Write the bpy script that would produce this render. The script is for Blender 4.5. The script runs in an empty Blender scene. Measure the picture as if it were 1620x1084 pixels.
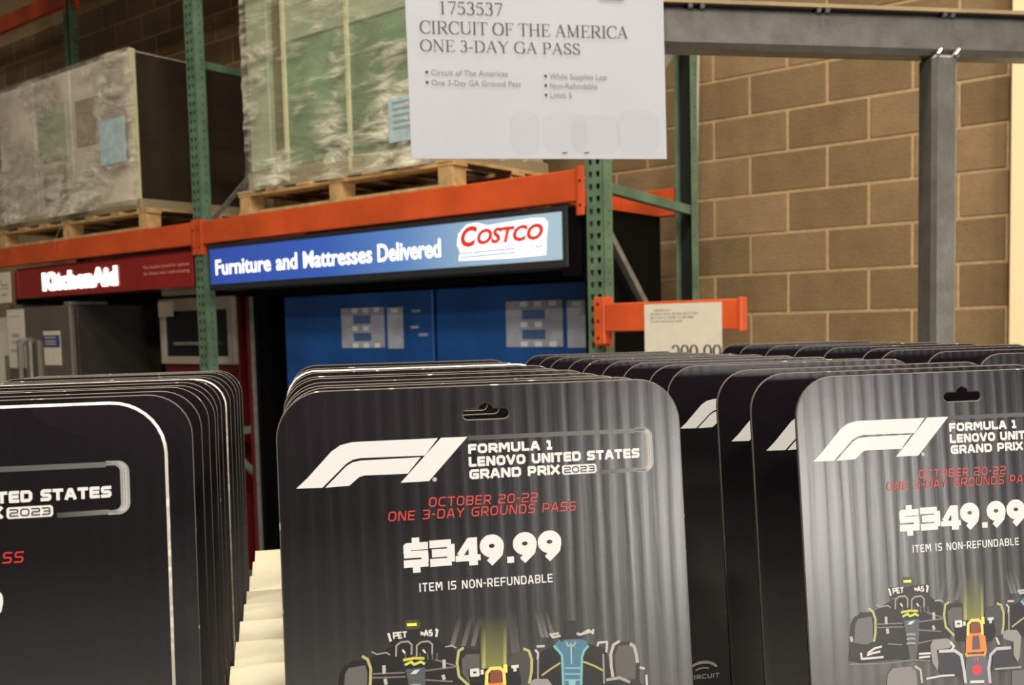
import bpy, math, random
from mathutils import Vector, Matrix, noise
random.seed(7)
C = bpy.context.scene.collection
SC = bpy.context.scene
PI = math.pi
# ------------------------------------------------------------------ camera
EYE = Vector((0, 0, 1.6))
_p = math.radians(4.0); _r = math.radians(1.4)
F_ = Vector((0, math.cos(_p), -math.sin(_p))); U0 = Vector((0, math.sin(_p), math.cos(_p))); R0 = Vector((1, 0, 0))
R_ = R0*math.cos(_r) - U0*math.sin(_r); U_ = U0*math.cos(_r) + R0*math.sin(_r)
cd = bpy.data.cameras.new('camera'); cam = bpy.data.objects.new('camera', cd); C.objects.link(cam)
cam.matrix_world = Matrix(((R_.x, U_.x, -F_.x, EYE.x), (R_.y, U_.y, -F_.y, EYE.y), (R_.z, U_.z, -F_.z, EYE.z), (0, 0, 0, 1)))
cd.sensor_width = 36; cd.lens = 36*1550/1620; cd.shift_y = 78/1620; cd.clip_start = .02
cd.dof.use_dof = True; cd.dof.focus_distance = .58; cd.dof.aperture_fstop = 21
SC.camera = cam
# ------------------------------------------------------------------ world, lights, exposure
w = bpy.data.worlds.new('world'); SC.world = w; w.use_nodes = True
w.node_tree.nodes['Background'].inputs[0].default_value = (1, .86, .68, 1)
w.node_tree.nodes['Background'].inputs[1].default_value = .05
def area(x, y, z, sx, sy, power, tgt=None, col=(1, .9, .74)):
    l = bpy.data.lights.new('high_bay_or_key_light', 'AREA'); l.shape = 'RECTANGLE'; l.size = sx; l.size_y = sy; l.energy = power; l.color = col
    o = bpy.data.objects.new('high_bay_or_key_light', l); C.objects.link(o); o.location = (x, y, z)
    if tgt is not None:
        o.rotation_euler = (Vector(tgt) - Vector((x, y, z))).to_track_quat('-Z', 'Y').to_euler()
    return o
area(-3.5, 0.2, 7.5, 1.4, .5, 220)                 # lamps over the aisle in front of the racks
area(0.3, 0.2, 7.5, 1.4, .5, 330)
area(3.6, 1.2, 7.5, 1.4, .5, 380)
area(-3.0, -4.5, 7.5, 1.4, .5, 520)
area(1.5, -4.5, 7.5, 1.4, .5, 420)
area(5.05, -5.86, 1.55, 1.5, 1.5, 265, (0.25, 0.6, 1.45), (1, .95, .88))   # key light added low behind and right of the viewer for card highlights
SC.view_settings.view_transform = 'Standard'; SC.view_settings.look = 'None'
SC.view_settings.exposure = 0.0; SC.view_settings.gamma = 1.0; SC.view_settings.use_curve_mapping = False
# ------------------------------------------------------------------ helpers
def tag(o, label=None, cat=None, group=None, kind=None):
    if label: o['label'] = label
    if cat: o['category'] = cat
    if group: o['group'] = group
    if kind: o['kind'] = kind
    return o
def me(name, vs, fs, mats, parent=None, cols=None, mi=None, smooth=False):
    m = bpy.data.meshes.new(name); m.from_pydata([tuple(v) for v in vs], [], fs)
    for x in (mats if isinstance(mats, (list, tuple)) else [mats]): m.materials.append(x)
    if mi: m.polygons.foreach_set('material_index', mi)
    if cols:
        a = m.color_attributes.new('Col', 'FLOAT_COLOR', 'CORNER'); k = 0
        for p, c in zip(m.polygons, cols):
            for j in range(p.loop_total):
                cc = c[j] if isinstance(c[0], (list, tuple)) else c
                a.data[k].color = cc; k += 1
    if smooth: m.polygons.foreach_set('use_smooth', [True]*len(m.polygons))
    m.update()
    o = bpy.data.objects.new(name, m); C.objects.link(o); o.parent = parent
    return o
def box(x0, y0, z0, x1, y1, z1, b=0.0):
    """box, its edges chamfered by b -> (verts, faces)"""
    if b <= 0:
        v = [(x, y, z) for z in (z0, z1) for y in (y0, y1) for x in (x0, x1)]
        return v, [(0, 2, 3, 1), (4, 5, 7, 6), (0, 1, 5, 4), (2, 6, 7, 3), (0, 4, 6, 2), (1, 3, 7, 5)]
    import bmesh
    v, f = box(x0, y0, z0, x1, y1, z1)
    bm = bmesh.new(); vs = [bm.verts.new(p) for p in v]; [bm.faces.new([vs[i] for i in q]) for q in f]
    bmesh.ops.bevel(bm, geom=bm.edges[:], offset=b, segments=1, affect='EDGES'); bm.verts.index_update()
    r = [tuple(p.co) for p in bm.verts], [tuple(q.index for q in p.verts) for p in bm.faces]; bm.free(); return r
def join(*parts):
    V, Fc = [], []
    for v, f in parts:
        n = len(V); V += list(v); Fc += [tuple(i+n for i in q) for q in f]
    return V, Fc
def bar(a, b, w, h=None):
    """square bar from a to b"""
    a, b = Vector(a), Vector(b); d = (b-a).normalized(); h = h or w
    s = d.cross(Vector((0, 0, 1)));  s = Vector((1, 0, 0)) if s.length < .01 else s.normalized(); t = s.cross(d)
    v = [p + s*i*w/2 + t*j*h/2 for p in (a, b) for i, j in ((-1, -1), (1, -1), (1, 1), (-1, 1))]
    return v, [(0, 1, 2, 3), (7, 6, 5, 4), (0, 4, 5, 1), (1, 5, 6, 2), (2, 6, 7, 3), (3, 7, 4, 0)]
def cyl(a, b, r, n=12):
    a, b = Vector(a), Vector(b); d = (b-a).normalized(); s = d.orthogonal().normalized(); t = s.cross(d)
    v = [p + (s*math.cos(2*PI*k/n)+t*math.sin(2*PI*k/n))*r for p in (a, b) for k in range(n)]
    return v, [(k, (k+1) % n, n+(k+1) % n, n+k) for k in range(n)] + [tuple(range(n))[::-1], tuple(range(n, 2*n))]
def thing(name, loc, rz, label, cat, group=None, rx=0.0, kind=None):
    o = bpy.data.objects.new(name, None); C.objects.link(o); o.empty_display_size = .05
    o.location = loc; o.rotation_euler = (rx, 0, rz); return tag(o, label, cat, group, kind)
def curve_mesh(name, splines, ext, bev, loc_fn, mats, parent=None, face_mat=None):
    """2D outlines (holes allowed) filled and extruded -> mesh; loc_fn maps curve (x,y,z) to local coordinates"""
    cu = bpy.data.curves.new(name, 'CURVE'); cu.dimensions = '2D'; cu.fill_mode = 'BOTH'; cu.extrude = max(ext-bev, 1e-5)
    cu.bevel_depth = bev; cu.bevel_resolution = 0; cu.offset = -bev
    for sp in splines:
        s = cu.splines.new('POLY'); s.points.add(len(sp)-1); s.use_cyclic_u = True
        for p, q in zip(s.points, sp): p.co = (q[0], q[1], 0, 1)
    o = bpy.data.objects.new(name, cu); C.objects.link(o); dg = bpy.context.evaluated_depsgraph_get()
    m = bpy.data.meshes.new_from_object(o.evaluated_get(dg)); bpy.data.objects.remove(o); bpy.data.curves.remove(cu)
    nz = [p.normal.z for p in m.polygons]
    for v in m.vertices: v.co = loc_fn(v.co)
    m.materials.clear()
    for x in (mats if isinstance(mats, (list, tuple)) else [mats]): m.materials.append(x)
    if face_mat: m.polygons.foreach_set('material_index', [face_mat(n) for n in nz])
    else: m.polygons.foreach_set('material_index', [0]*len(nz))
    m.name = name; o = bpy.data.objects.new(name, m); C.objects.link(o); o.parent = parent; return o
# ------------------------------------------------------------------ materials
def mat(name, col, rough=.5, metal=0.0, spec=.5, emit=0.0, bump=None, vary=None, coat=0.0):
    """plain procedural surface: fine noise variation of colour (vary = (scale, amount)) and noise bump ((scale, strength, distance))"""
    m = bpy.data.materials.new(name); m.use_nodes = True; nt = m.node_tree; N = nt.nodes; L = nt.links; b = N['Principled BSDF']
    b.inputs['Base Color'].default_value = (*col, 1); b.inputs['Roughness'].default_value = rough; b.inputs['Metallic'].default_value = metal
    b.inputs['Specular IOR Level'].default_value = spec; b.inputs['Coat Weight'].default_value = coat
    tc = N.new('ShaderNodeTexCoord')
    if vary:
        n = N.new('ShaderNodeTexNoise'); n.inputs['Scale'].default_value = vary[0]; n.inputs['Detail'].default_value = 6; L.new(tc.outputs['Object'], n.inputs['Vector'])
        r = N.new('ShaderNodeValToRGB'); a = vary[1]
        r.color_ramp.elements[0].position = .3; r.color_ramp.elements[1].position = .7
        r.color_ramp.elements[0].color = (*[c*(1-a) for c in col], 1); r.color_ramp.elements[1].color = (*[min(1, c*(1+a)) for c in col], 1)
        L.new(n.outputs['Fac'], r.inputs[0]); L.new(r.outputs[0], b.inputs['Base Color'])
    if bump:
        n = N.new('ShaderNodeTexNoise'); n.inputs['Scale'].default_value = bump[0]; n.inputs['Detail'].default_value = 4; L.new(tc.outputs['Object'], n.inputs['Vector'])
        bp = N.new('ShaderNodeBump'); bp.inputs['Strength'].default_value = bump[1]; bp.inputs['Distance'].default_value = bump[2]
        L.new(n.outputs['Fac'], bp.inputs['Height']); L.new(bp.outputs[0], b.inputs['Normal'])
    if emit:
        b.inputs['Emission Color'].default_value = (*col, 1); b.inputs['Emission Strength'].default_value = emit
    return m
def attr_ink(name, rough, emit=0.0, ridge=True):
    """flat print: colour and coverage come from the print's own colour attribute"""
    m = bpy.data.materials.new(name); m.use_nodes = True; nt = m.node_tree; N = nt.nodes; L = nt.links; b = N['Principled BSDF']
    a = N.new('ShaderNodeVertexColor'); a.layer_name = 'Col'
    L.new(a.outputs['Color'], b.inputs['Base Color']); L.new(a.outputs['Alpha'], b.inputs['Alpha']); b.inputs['Roughness'].default_value = rough
    if emit: L.new(a.outputs['Color'], b.inputs['Emission Color']); b.inputs['Emission Strength'].default_value = emit
    return m
def ridges(nt, b, strength):
    """vertical corrugation relief of the card stock (object x = across the card)"""
    N, L = nt.nodes, nt.links; tc = N.new('ShaderNodeTexCoord'); mp = N.new('ShaderNodeMapping'); mp.inputs['Scale'].default_value = (1, 1, .06)
    L.new(tc.outputs['Object'], mp.inputs[0]); wv = N.new('ShaderNodeTexWave'); wv.bands_direction = 'X'; wv.inputs['Scale'].default_value = 38
    wv.inputs['Distortion'].default_value = 2.8; wv.inputs['Detail'].default_value = 3; wv.inputs['Detail Scale'].default_value = 3.0; L.new(mp.outputs[0], wv.inputs[0])
    n = N.new('ShaderNodeTexNoise'); n.inputs['Scale'].default_value = 60; n.inputs['Detail'].default_value = 5; L.new(tc.outputs['Object'], n.inputs[0])
    mx = N.new('ShaderNodeMath'); mx.operation = 'MULTIPLY_ADD'; L.new(n.outputs['Fac'], mx.inputs[0]); mx.inputs[1].default_value = .9; L.new(wv.outputs['Fac'], mx.inputs[2])
    bp = N.new('ShaderNodeBump'); bp.inputs['Strength'].default_value = strength; bp.inputs['Distance'].default_value = .00010
    L.new(mx.outputs[0], bp.inputs['Height']); L.new(bp.outputs[0], b.inputs['Normal'])
# printed card face: dark plum at the top running to a mid grey, faint angular facets
def card_face():
    m = bpy.data.materials.new('card_print'); m.use_nodes = True; nt = m.node_tree; N = nt.nodes; L = nt.links; b = N['Principled BSDF']
    tc = N.new('ShaderNodeTexCoord'); sp = N.new('ShaderNodeSeparateXYZ'); L.new(tc.outputs['Object'], sp.inputs[0])
    mr = N.new('ShaderNodeMapRange'); L.new(sp.outputs['Z'], mr.inputs[0]); mr.inputs[1].default_value = .28; mr.inputs[2].default_value = .10
    r = N.new('ShaderNodeValToRGB'); e = r.color_ramp.elements; e[0].position = 0; e[0].color = (.0055, .0042, .0062, 1); e[1].position = 1; e[1].color = (.072, .071, .071, 1)
    k = e.new(.35); k.color = (.0065, .0062, .0075, 1); k = e.new(.6); k.color = (.022, .0222, .0245, 1)
    L.new(mr.outputs[0], r.inputs[0])
    v = N.new('ShaderNodeTexVoronoi'); v.inputs['Scale'].default_value = 26; L.new(tc.outputs['Object'], v.inputs[0])
    sc = N.new('ShaderNodeSeparateColor'); L.new(v.outputs['Color'], sc.inputs[0])
    f = N.new('ShaderNodeMath'); f.operation = 'MULTIPLY'; L.new(sc.outputs[0], f.inputs[0])
    m2 = N.new('ShaderNodeMapRange'); L.new(sp.outputs['Z'], m2.inputs[0]); m2.inputs[1].default_value = .225; m2.inputs[2].default_value = .28; L.new(m2.outputs[0], f.inputs[1])
    mx = N.new('ShaderNodeMixRGB'); L.new(f.outputs[0], mx.inputs[0]); L.new(r.outputs[0], mx.inputs[1]); mx.inputs[2].default_value = (.012, .0078, .013, 1)
    L.new(mx.outputs[0], b.inputs['Base Color']); b.inputs['Roughness'].default_value = .27; b.inputs['Specular IOR Level'].default_value = .5
    ridges(nt, b, .55); return m
def card_edge(name, lo, hi, thr):
    m = bpy.data.materials.new(name); m.use_nodes = True; nt = m.node_tree; N = nt.nodes; L = nt.links; b = N['Principled BSDF']
    tc = N.new('ShaderNodeTexCoord'); oi = N.new('ShaderNodeObjectInfo'); ad = N.new('ShaderNodeVectorMath'); ad.operation = 'ADD'
    L.new(tc.outputs['Object'], ad.inputs[0]); L.new(oi.outputs['Random'], ad.inputs[1])
    n = N.new('ShaderNodeTexNoise'); n.inputs['Scale'].default_value = 130; n.inputs['Detail'].default_value = 2; L.new(ad.outputs[0], n.inputs[0])
    r = N.new('ShaderNodeValToRGB'); e = r.color_ramp.elements; e[0].position = thr; e[0].color = (*lo, 1); e[1].position = thr+.1; e[1].color = (*hi, 1)
    L.new(n.outputs['Fac'], r.inputs[0]); L.new(r.outputs[0], b.inputs['Base Color']); b.inputs['Roughness'].default_value = .8; return m
M = {}
M['card'] = card_face()
M['edge'] = card_edge('card_edge', (.035, .03, .028), (.8, .76, .68), .66)
M['rim'] = card_edge('card_rim', (.105, .092, .075), (.62, .58, .5), .66)
M['edge_bright'] = card_edge('card_edge_worn', (.62, .57, .5), (.9, .86, .8), .5)
M['back'] = mat('card_back', (.006, .0055, .006), .6)
M['ink'] = attr_ink('card_ink', .42)
M['paper_ink'] = attr_ink('paper_ink', .7)
M['green'] = mat('green_rack_steel', (.10, .17, .108), .42, vary=(9, .25), bump=(60, .1, .001))
M['green_dark'] = mat('green_rack_steel_shaded_side', (.055, .125, .075), .5, vary=(9, .25))
M['orange'] = mat('orange_beam_steel', (.60, .088, .022), .34, vary=(4, .2), bump=(25, .12, .002))
M['hole'] = mat('slot_void', (.004, .004, .004), .9)
M['steel'] = mat('grey_frame_steel', (.17, .165, .15), .34, metal=.45, vary=(30, .18), bump=(180, .25, .0006))
M['zinc'] = mat('zinc_brace', (.32, .33, .31), .4, metal=.6, vary=(20, .2))
M['bolt'] = mat('bright_bolt', (.8, .8, .8), .2, metal=1.0)
M['tan'] = mat('tan_board', (.33, .24, .13), .6, vary=(12, .2))
M['paper'] = mat('white_sign_card', (.47, .49, .555), .5, vary=(7, .02), bump=(3.5, .25, .006))
M['cream_paper'] = mat('cream_paper', (.66, .62, .52), .7, vary=(20, .04))
M['block'] = None
M['mortar'] = mat('mortar', (.42, .29, .155), .95, vary=(40, .15), bump=(120, .4, .003))
M['cream_wall'] = mat('cream_paint', (.80, .68, .42), .7, vary=(2, .03))
M['concrete'] = mat('concrete_floor', (.22, .2, .18), .55, vary=(1.5, .2), bump=(30, .1, .002))
M['wood'] = mat('pallet_wood', (.52, .33, .14), .75, vary=(14, .3), bump=(50, .3, .002))
M['black'] = mat('black_laminate', (.002, .002, .0022), .6, spec=.08)
M['black_trim'] = mat('black_sign_trim', (.02, .021, .02), .5)
M['maroon'] = mat('dark_red_panel', (.10, .008, .009), .4, vary=(6, .15))
M['red'] = mat('red_header_panel', (.27, .018, .016), .22, vary=(3, .1), coat=.4)
M['stainless'] = mat('stainless_steel', (.42, .38, .33), .3, metal=.85, vary=(3, .12))
M['dark_side'] = mat('fridge_side_graphite', (.030, .026, .022), .55, vary=(4, .2))
M['oven_frame'] = mat('oven_trim', (.50, .46, .38), .35, metal=.35)
M['glass_black'] = mat('oven_glass', (.008, .009, .012), .08)
M['carton'] = mat('cream_carton', (.50, .465, .35), .75, vary=(18, .05), bump=(40, .1, .001))
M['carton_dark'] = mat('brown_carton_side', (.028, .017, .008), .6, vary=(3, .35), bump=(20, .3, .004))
M['blue_panel'] = mat('blue_display_panel', (.010, .066, .25), .35, vary=(2.5, .3))
M['shelf'] = mat('black_shelf_deck', (.012, .012, .012), .6)
def brick_mat():
    m = mat('split_block', (.19, .122, .062), .9, bump=(55, .5, .004)); nt = m.node_tree; N = nt.nodes; L = nt.links; b = N['Principled BSDF']
    oi = N.new('ShaderNodeObjectInfo'); r = N.new('ShaderNodeValToRGB'); e = r.color_ramp.elements
    e[0].color = (.165, .106, .048, 1); e[1].color = (.235, .155, .076, 1); L.new(oi.outputs['Random'], r.inputs[0])
    tc = N.new('ShaderNodeTexCoord'); ad = N.new('ShaderNodeVectorMath'); ad.operation = 'ADD'; L.new(tc.outputs['Object'], ad.inputs[0]); L.new(oi.outputs['Random'], ad.inputs[1])
    n = N.new('ShaderNodeTexNoise'); n.inputs['Scale'].default_value = 5; n.inputs['Detail'].default_value = 9; n.inputs['Roughness'].default_value = .7; L.new(ad.outputs[0], n.inputs[0])
    mx = N.new('ShaderNodeMixRGB'); mx.blend_type = 'OVERLAY'; mx.inputs[0].default_value = .45; L.new(r.outputs[0], mx.inputs[1]); L.new(n.outputs['Fac'], mx.inputs[2]); L.new(mx.outputs[0], b.inputs['Base Color']); return m
M['block'] = brick_mat()
def film_mat(name, tint, lo, hi, sx=1.0):
    """stretch film: clear where taut, milky and glossy where it bunches"""
    m = bpy.data.materials.new(name); m.use_nodes = True; nt = m.node_tree; N = nt.nodes; L = nt.links; b = N['Principled BSDF']
    b.inputs['Base Color'].default_value = (*tint, 1); b.inputs['Roughness'].default_value = .13; b.inputs['Specular IOR Level'].default_value = 1.0
    tc = N.new('ShaderNodeTexCoord'); mp = N.new('ShaderNodeMapping'); mp.inputs['Scale'].default_value = (2.2*sx, 2.2, 9); mp.inputs['Rotation'].default_value = (0, -.16, 0); L.new(tc.outputs['Object'], mp.inputs[0])
    n = N.new('ShaderNodeTexNoise'); n.inputs['Scale'].default_value = 1.6; n.inputs['Detail'].default_value = 7; n.inputs['Roughness'].default_value = .62; n.inputs['Distortion'].default_value = .6; L.new(mp.outputs[0], n.inputs[0])
    n2 = N.new('ShaderNodeTexNoise'); n2.inputs['Scale'].default_value = 2.3; n2.inputs['Detail'].default_value = 2; L.new(tc.outputs['Object'], n2.inputs[0])
    mu = N.new('ShaderNodeMath'); mu.operation = 'MULTIPLY'; L.new(n.outputs['Fac'], mu.inputs[0]); L.new(n2.outputs['Fac'], mu.inputs[1])
    mr = N.new('ShaderNodeMapRange'); L.new(mu.outputs[0], mr.inputs[0]); mr.inputs[1].default_value = .23; mr.inputs[2].default_value = .36; mr.inputs[3].default_value = lo; mr.inputs[4].default_value = hi
    L.new(mr.outputs[0], b.inputs['Alpha'])
    bp = N.new('ShaderNodeBump'); bp.inputs['Strength'].default_value = 1.0; bp.inputs['Distance'].default_value = .09; L.new(n.outputs['Fac'], bp.inputs['Height']); L.new(bp.outputs[0], b.inputs['Normal'])
    return m
M['film'] = film_mat('stretch_film', (.95, .93, .74), .12, .95)
# ------------------------------------------------------------------ lettering
def stroke_mesh(paths, lift=0.0):
    """paths: list of (points[(x,z)], width or list of widths, caps) -> flat quads with octagon joints, y = -lift"""
    V, Fc = [], []
    def disc(p, r):
        nonlocal lift
        lift += 8e-7; n = len(V); [V.append((p[0]+r*math.cos(PI/8+k*PI/4), -lift, p[1]+r*math.sin(PI/8+k*PI/4))) for k in range(8)]; Fc.append(tuple(range(n, n+8)))
    for pts, wd in paths:
        ws = wd if isinstance(wd, (list, tuple)) else [wd]*len(pts)
        for i in range(len(pts)-1):
            a, b = pts[i], pts[i+1]; dx, dz = b[0]-a[0], b[1]-a[1]; l = math.hypot(dx, dz)
            if l < 1e-9: continue
            lift += 8e-7
            nx, nz = -dz/l, dx/l; wa, wb = ws[i]/2, ws[i+1]/2; n = len(V)
            V += [(a[0]+nx*wa, -lift, a[1]+nz*wa), (a[0]-nx*wa, -lift, a[1]-nz*wa), (b[0]-nx*wb, -lift, b[1]-nz*wb), (b[0]+nx*wb, -lift, b[1]+nz*wb)]
            Fc.append((n, n+1, n+2, n+3))
            if i > 0: disc(a, wa*1.04)
        if len(pts) > 2 and math.dist(pts[0], pts[-1]) < 1e-6: disc(pts[0], ws[0]/2*1.04)
    return V, Fc
# wide squared display capitals, drawn as strokes in a 1 x 1 cell; value = (relative width, strokes)
c_ = .22
SQ = {
'A': (1.15, [[(0, 0), (.38, 1), (.62, 1), (1, 0)], [(.2, .28), (.8, .28)]]),
'B': (1.1, [[(0, 0), (0, 1), (.85, 1), (1, .88), (1, .62), (.88, .5), (0, .5)], [(.88, .5), (1, .38), (1, .12), (.85, 0), (0, 0)]]),
'C': (1.1, [[(1, 1), (c_, 1), (0, .8), (0, .2), (c_, 0), (1, 0)]]),
'D': (1.15, [[(0, 0), (0, 1), (.78, 1), (1, .8), (1, .2), (.78, 0), (0, 0)]]),
'E': (1.0, [[(1, 1), (0, 1), (0, 0), (1, 0)], [(0, .5), (.92, .5)]]),
'F': (1.0, [[(0, 0), (0, 1), (1, 1)], [(0, .48), (.9, .48)]]),
'G': (1.15, [[(1, 1), (c_, 1), (0, .8), (0, .2), (c_, 0), (1, 0), (1, .48), (.5, .48)]]),
'I': (.28, [[(.5, 0), (.5, 1)]]),
'L': (.95, [[(0, 1), (0, 0), (1, 0)]]),
'M': (1.35, [[(0, 0), (0, 1), (.2, 1), (.5, .35), (.8, 1), (1, 1), (1, 0)]]),
'N': (1.15, [[(0, 0), (0, 1), (.15, 1), (.85, 0), (1, 0), (1, 1)]]),
'O': (1.15, [[(c_, 0), (0, .2), (0, .8), (c_, 1), (1-c_, 1), (1, .8), (1, .2), (1-c_, 0), (c_, 0)]]),
'P': (1.05, [[(0, 0), (0, 1), (.82, 1), (1, .85), (1, .5), (.82, .35), (0, .35)]]),
'R': (1.1, [[(0, 0), (0, 1), (.82, 1), (1, .86), (1, .54), (.82, .4), (0, .4)], [(.5, .4), (1, 0)]]),
'S': (1.05, [[(1, 1), (.15, 1), (0, .87), (0, .62), (.15, .5), (.85, .5), (1, .38), (1, .13), (.85, 0), (0, 0)]]),
'T': (1.05, [[(0, 1), (1, 1)], [(.5, 1), (.5, 0)]]),
'U': (1.15, [[(0, 1), (0, .2), (c_, 0), (1-c_, 0), (1, .2), (1, 1)]]),
'V': (1.15, [[(0, 1), (.42, 0), (.58, 0), (1, 1)]]),
'W': (1.5, [[(0, 1), (.2, 0), (.3, 0), (.5, .8), (.7, 0), (.8, 0), (1, 1)]]),
'X': (1.1, [[(0, 0), (1, 1)], [(0, 1), (1, 0)]]),
'Y': (1.1, [[(0, 1), (.5, .45), (1, 1)], [(.5, .45), (.5, 0)]]),
'-': (.5, [[(0, .48), (1, .48)]]), '.': (.25, [[(.5, 0), (.5, .14)]]),
'0': (1.15, [[(c_, 0), (0, .2), (0, .8), (c_, 1), (1-c_, 1), (1, .8), (1, .2), (1-c_, 0), (c_, 0)]]),
'1': (.7, [[(.1, 1), (.6, 1), (.6, 0)], [(.1, 0), (1, 0)]]),
'2': (1.1, [[(0, 1), (.85, 1), (1, .88), (1, .62), (.85, .5), (.15, .5), (0, .38), (0, 0), (1, 0)]]),
'3': (1.05, [[(0, 1), (.85, 1), (1, .88), (1, .6), (.85, .5), (1, .4), (1, .12), (.85, 0), (0, 0)], [(.25, .5), (.85, .5)]]),
}
def sq_text(s, x0, x1, ztop, h, th, shear=0.0, slope=0.0, gap=.3):
    """strokes of one line fitted between x0 and x1 (cap top at ztop at the left end)"""
    adv = [(.55 if ch == ' ' else SQ[ch][0]) for ch in s]; tot = sum(adv) + gap*(len(s)-1)
    W = x1-x0-shear*h; k = W/tot; out = []; x = 0
    for ch, a in zip(s, adv):
        if ch != ' ':
            wg = a*k
            for st in SQ[ch][1]:
                pts = []
                for (u, v) in st:
                    px = x*k + (th/2 + u*(wg-th) if a > .3 else wg*u); pz = th/2 + v*(h-th)
                    X = x0 + px + shear*pz; pts.append((X, ztop-h+pz+slope*(X-x0)))
                # flush stroke ends
                if math.dist(pts[0], pts[-1]) > 1e-6:
                    for i, j in ((0, 1), (-1, -2)):
                        d = math.dist(pts[i], pts[j]); q = th/2/d if d else 0
                        pts[i] = (pts[i][0]+(pts[i][0]-pts[j][0])*q, pts[i][1]+(pts[i][1]-pts[j][1])*q)
                out.append((pts, th))
        x += a+gap
    return out
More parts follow.
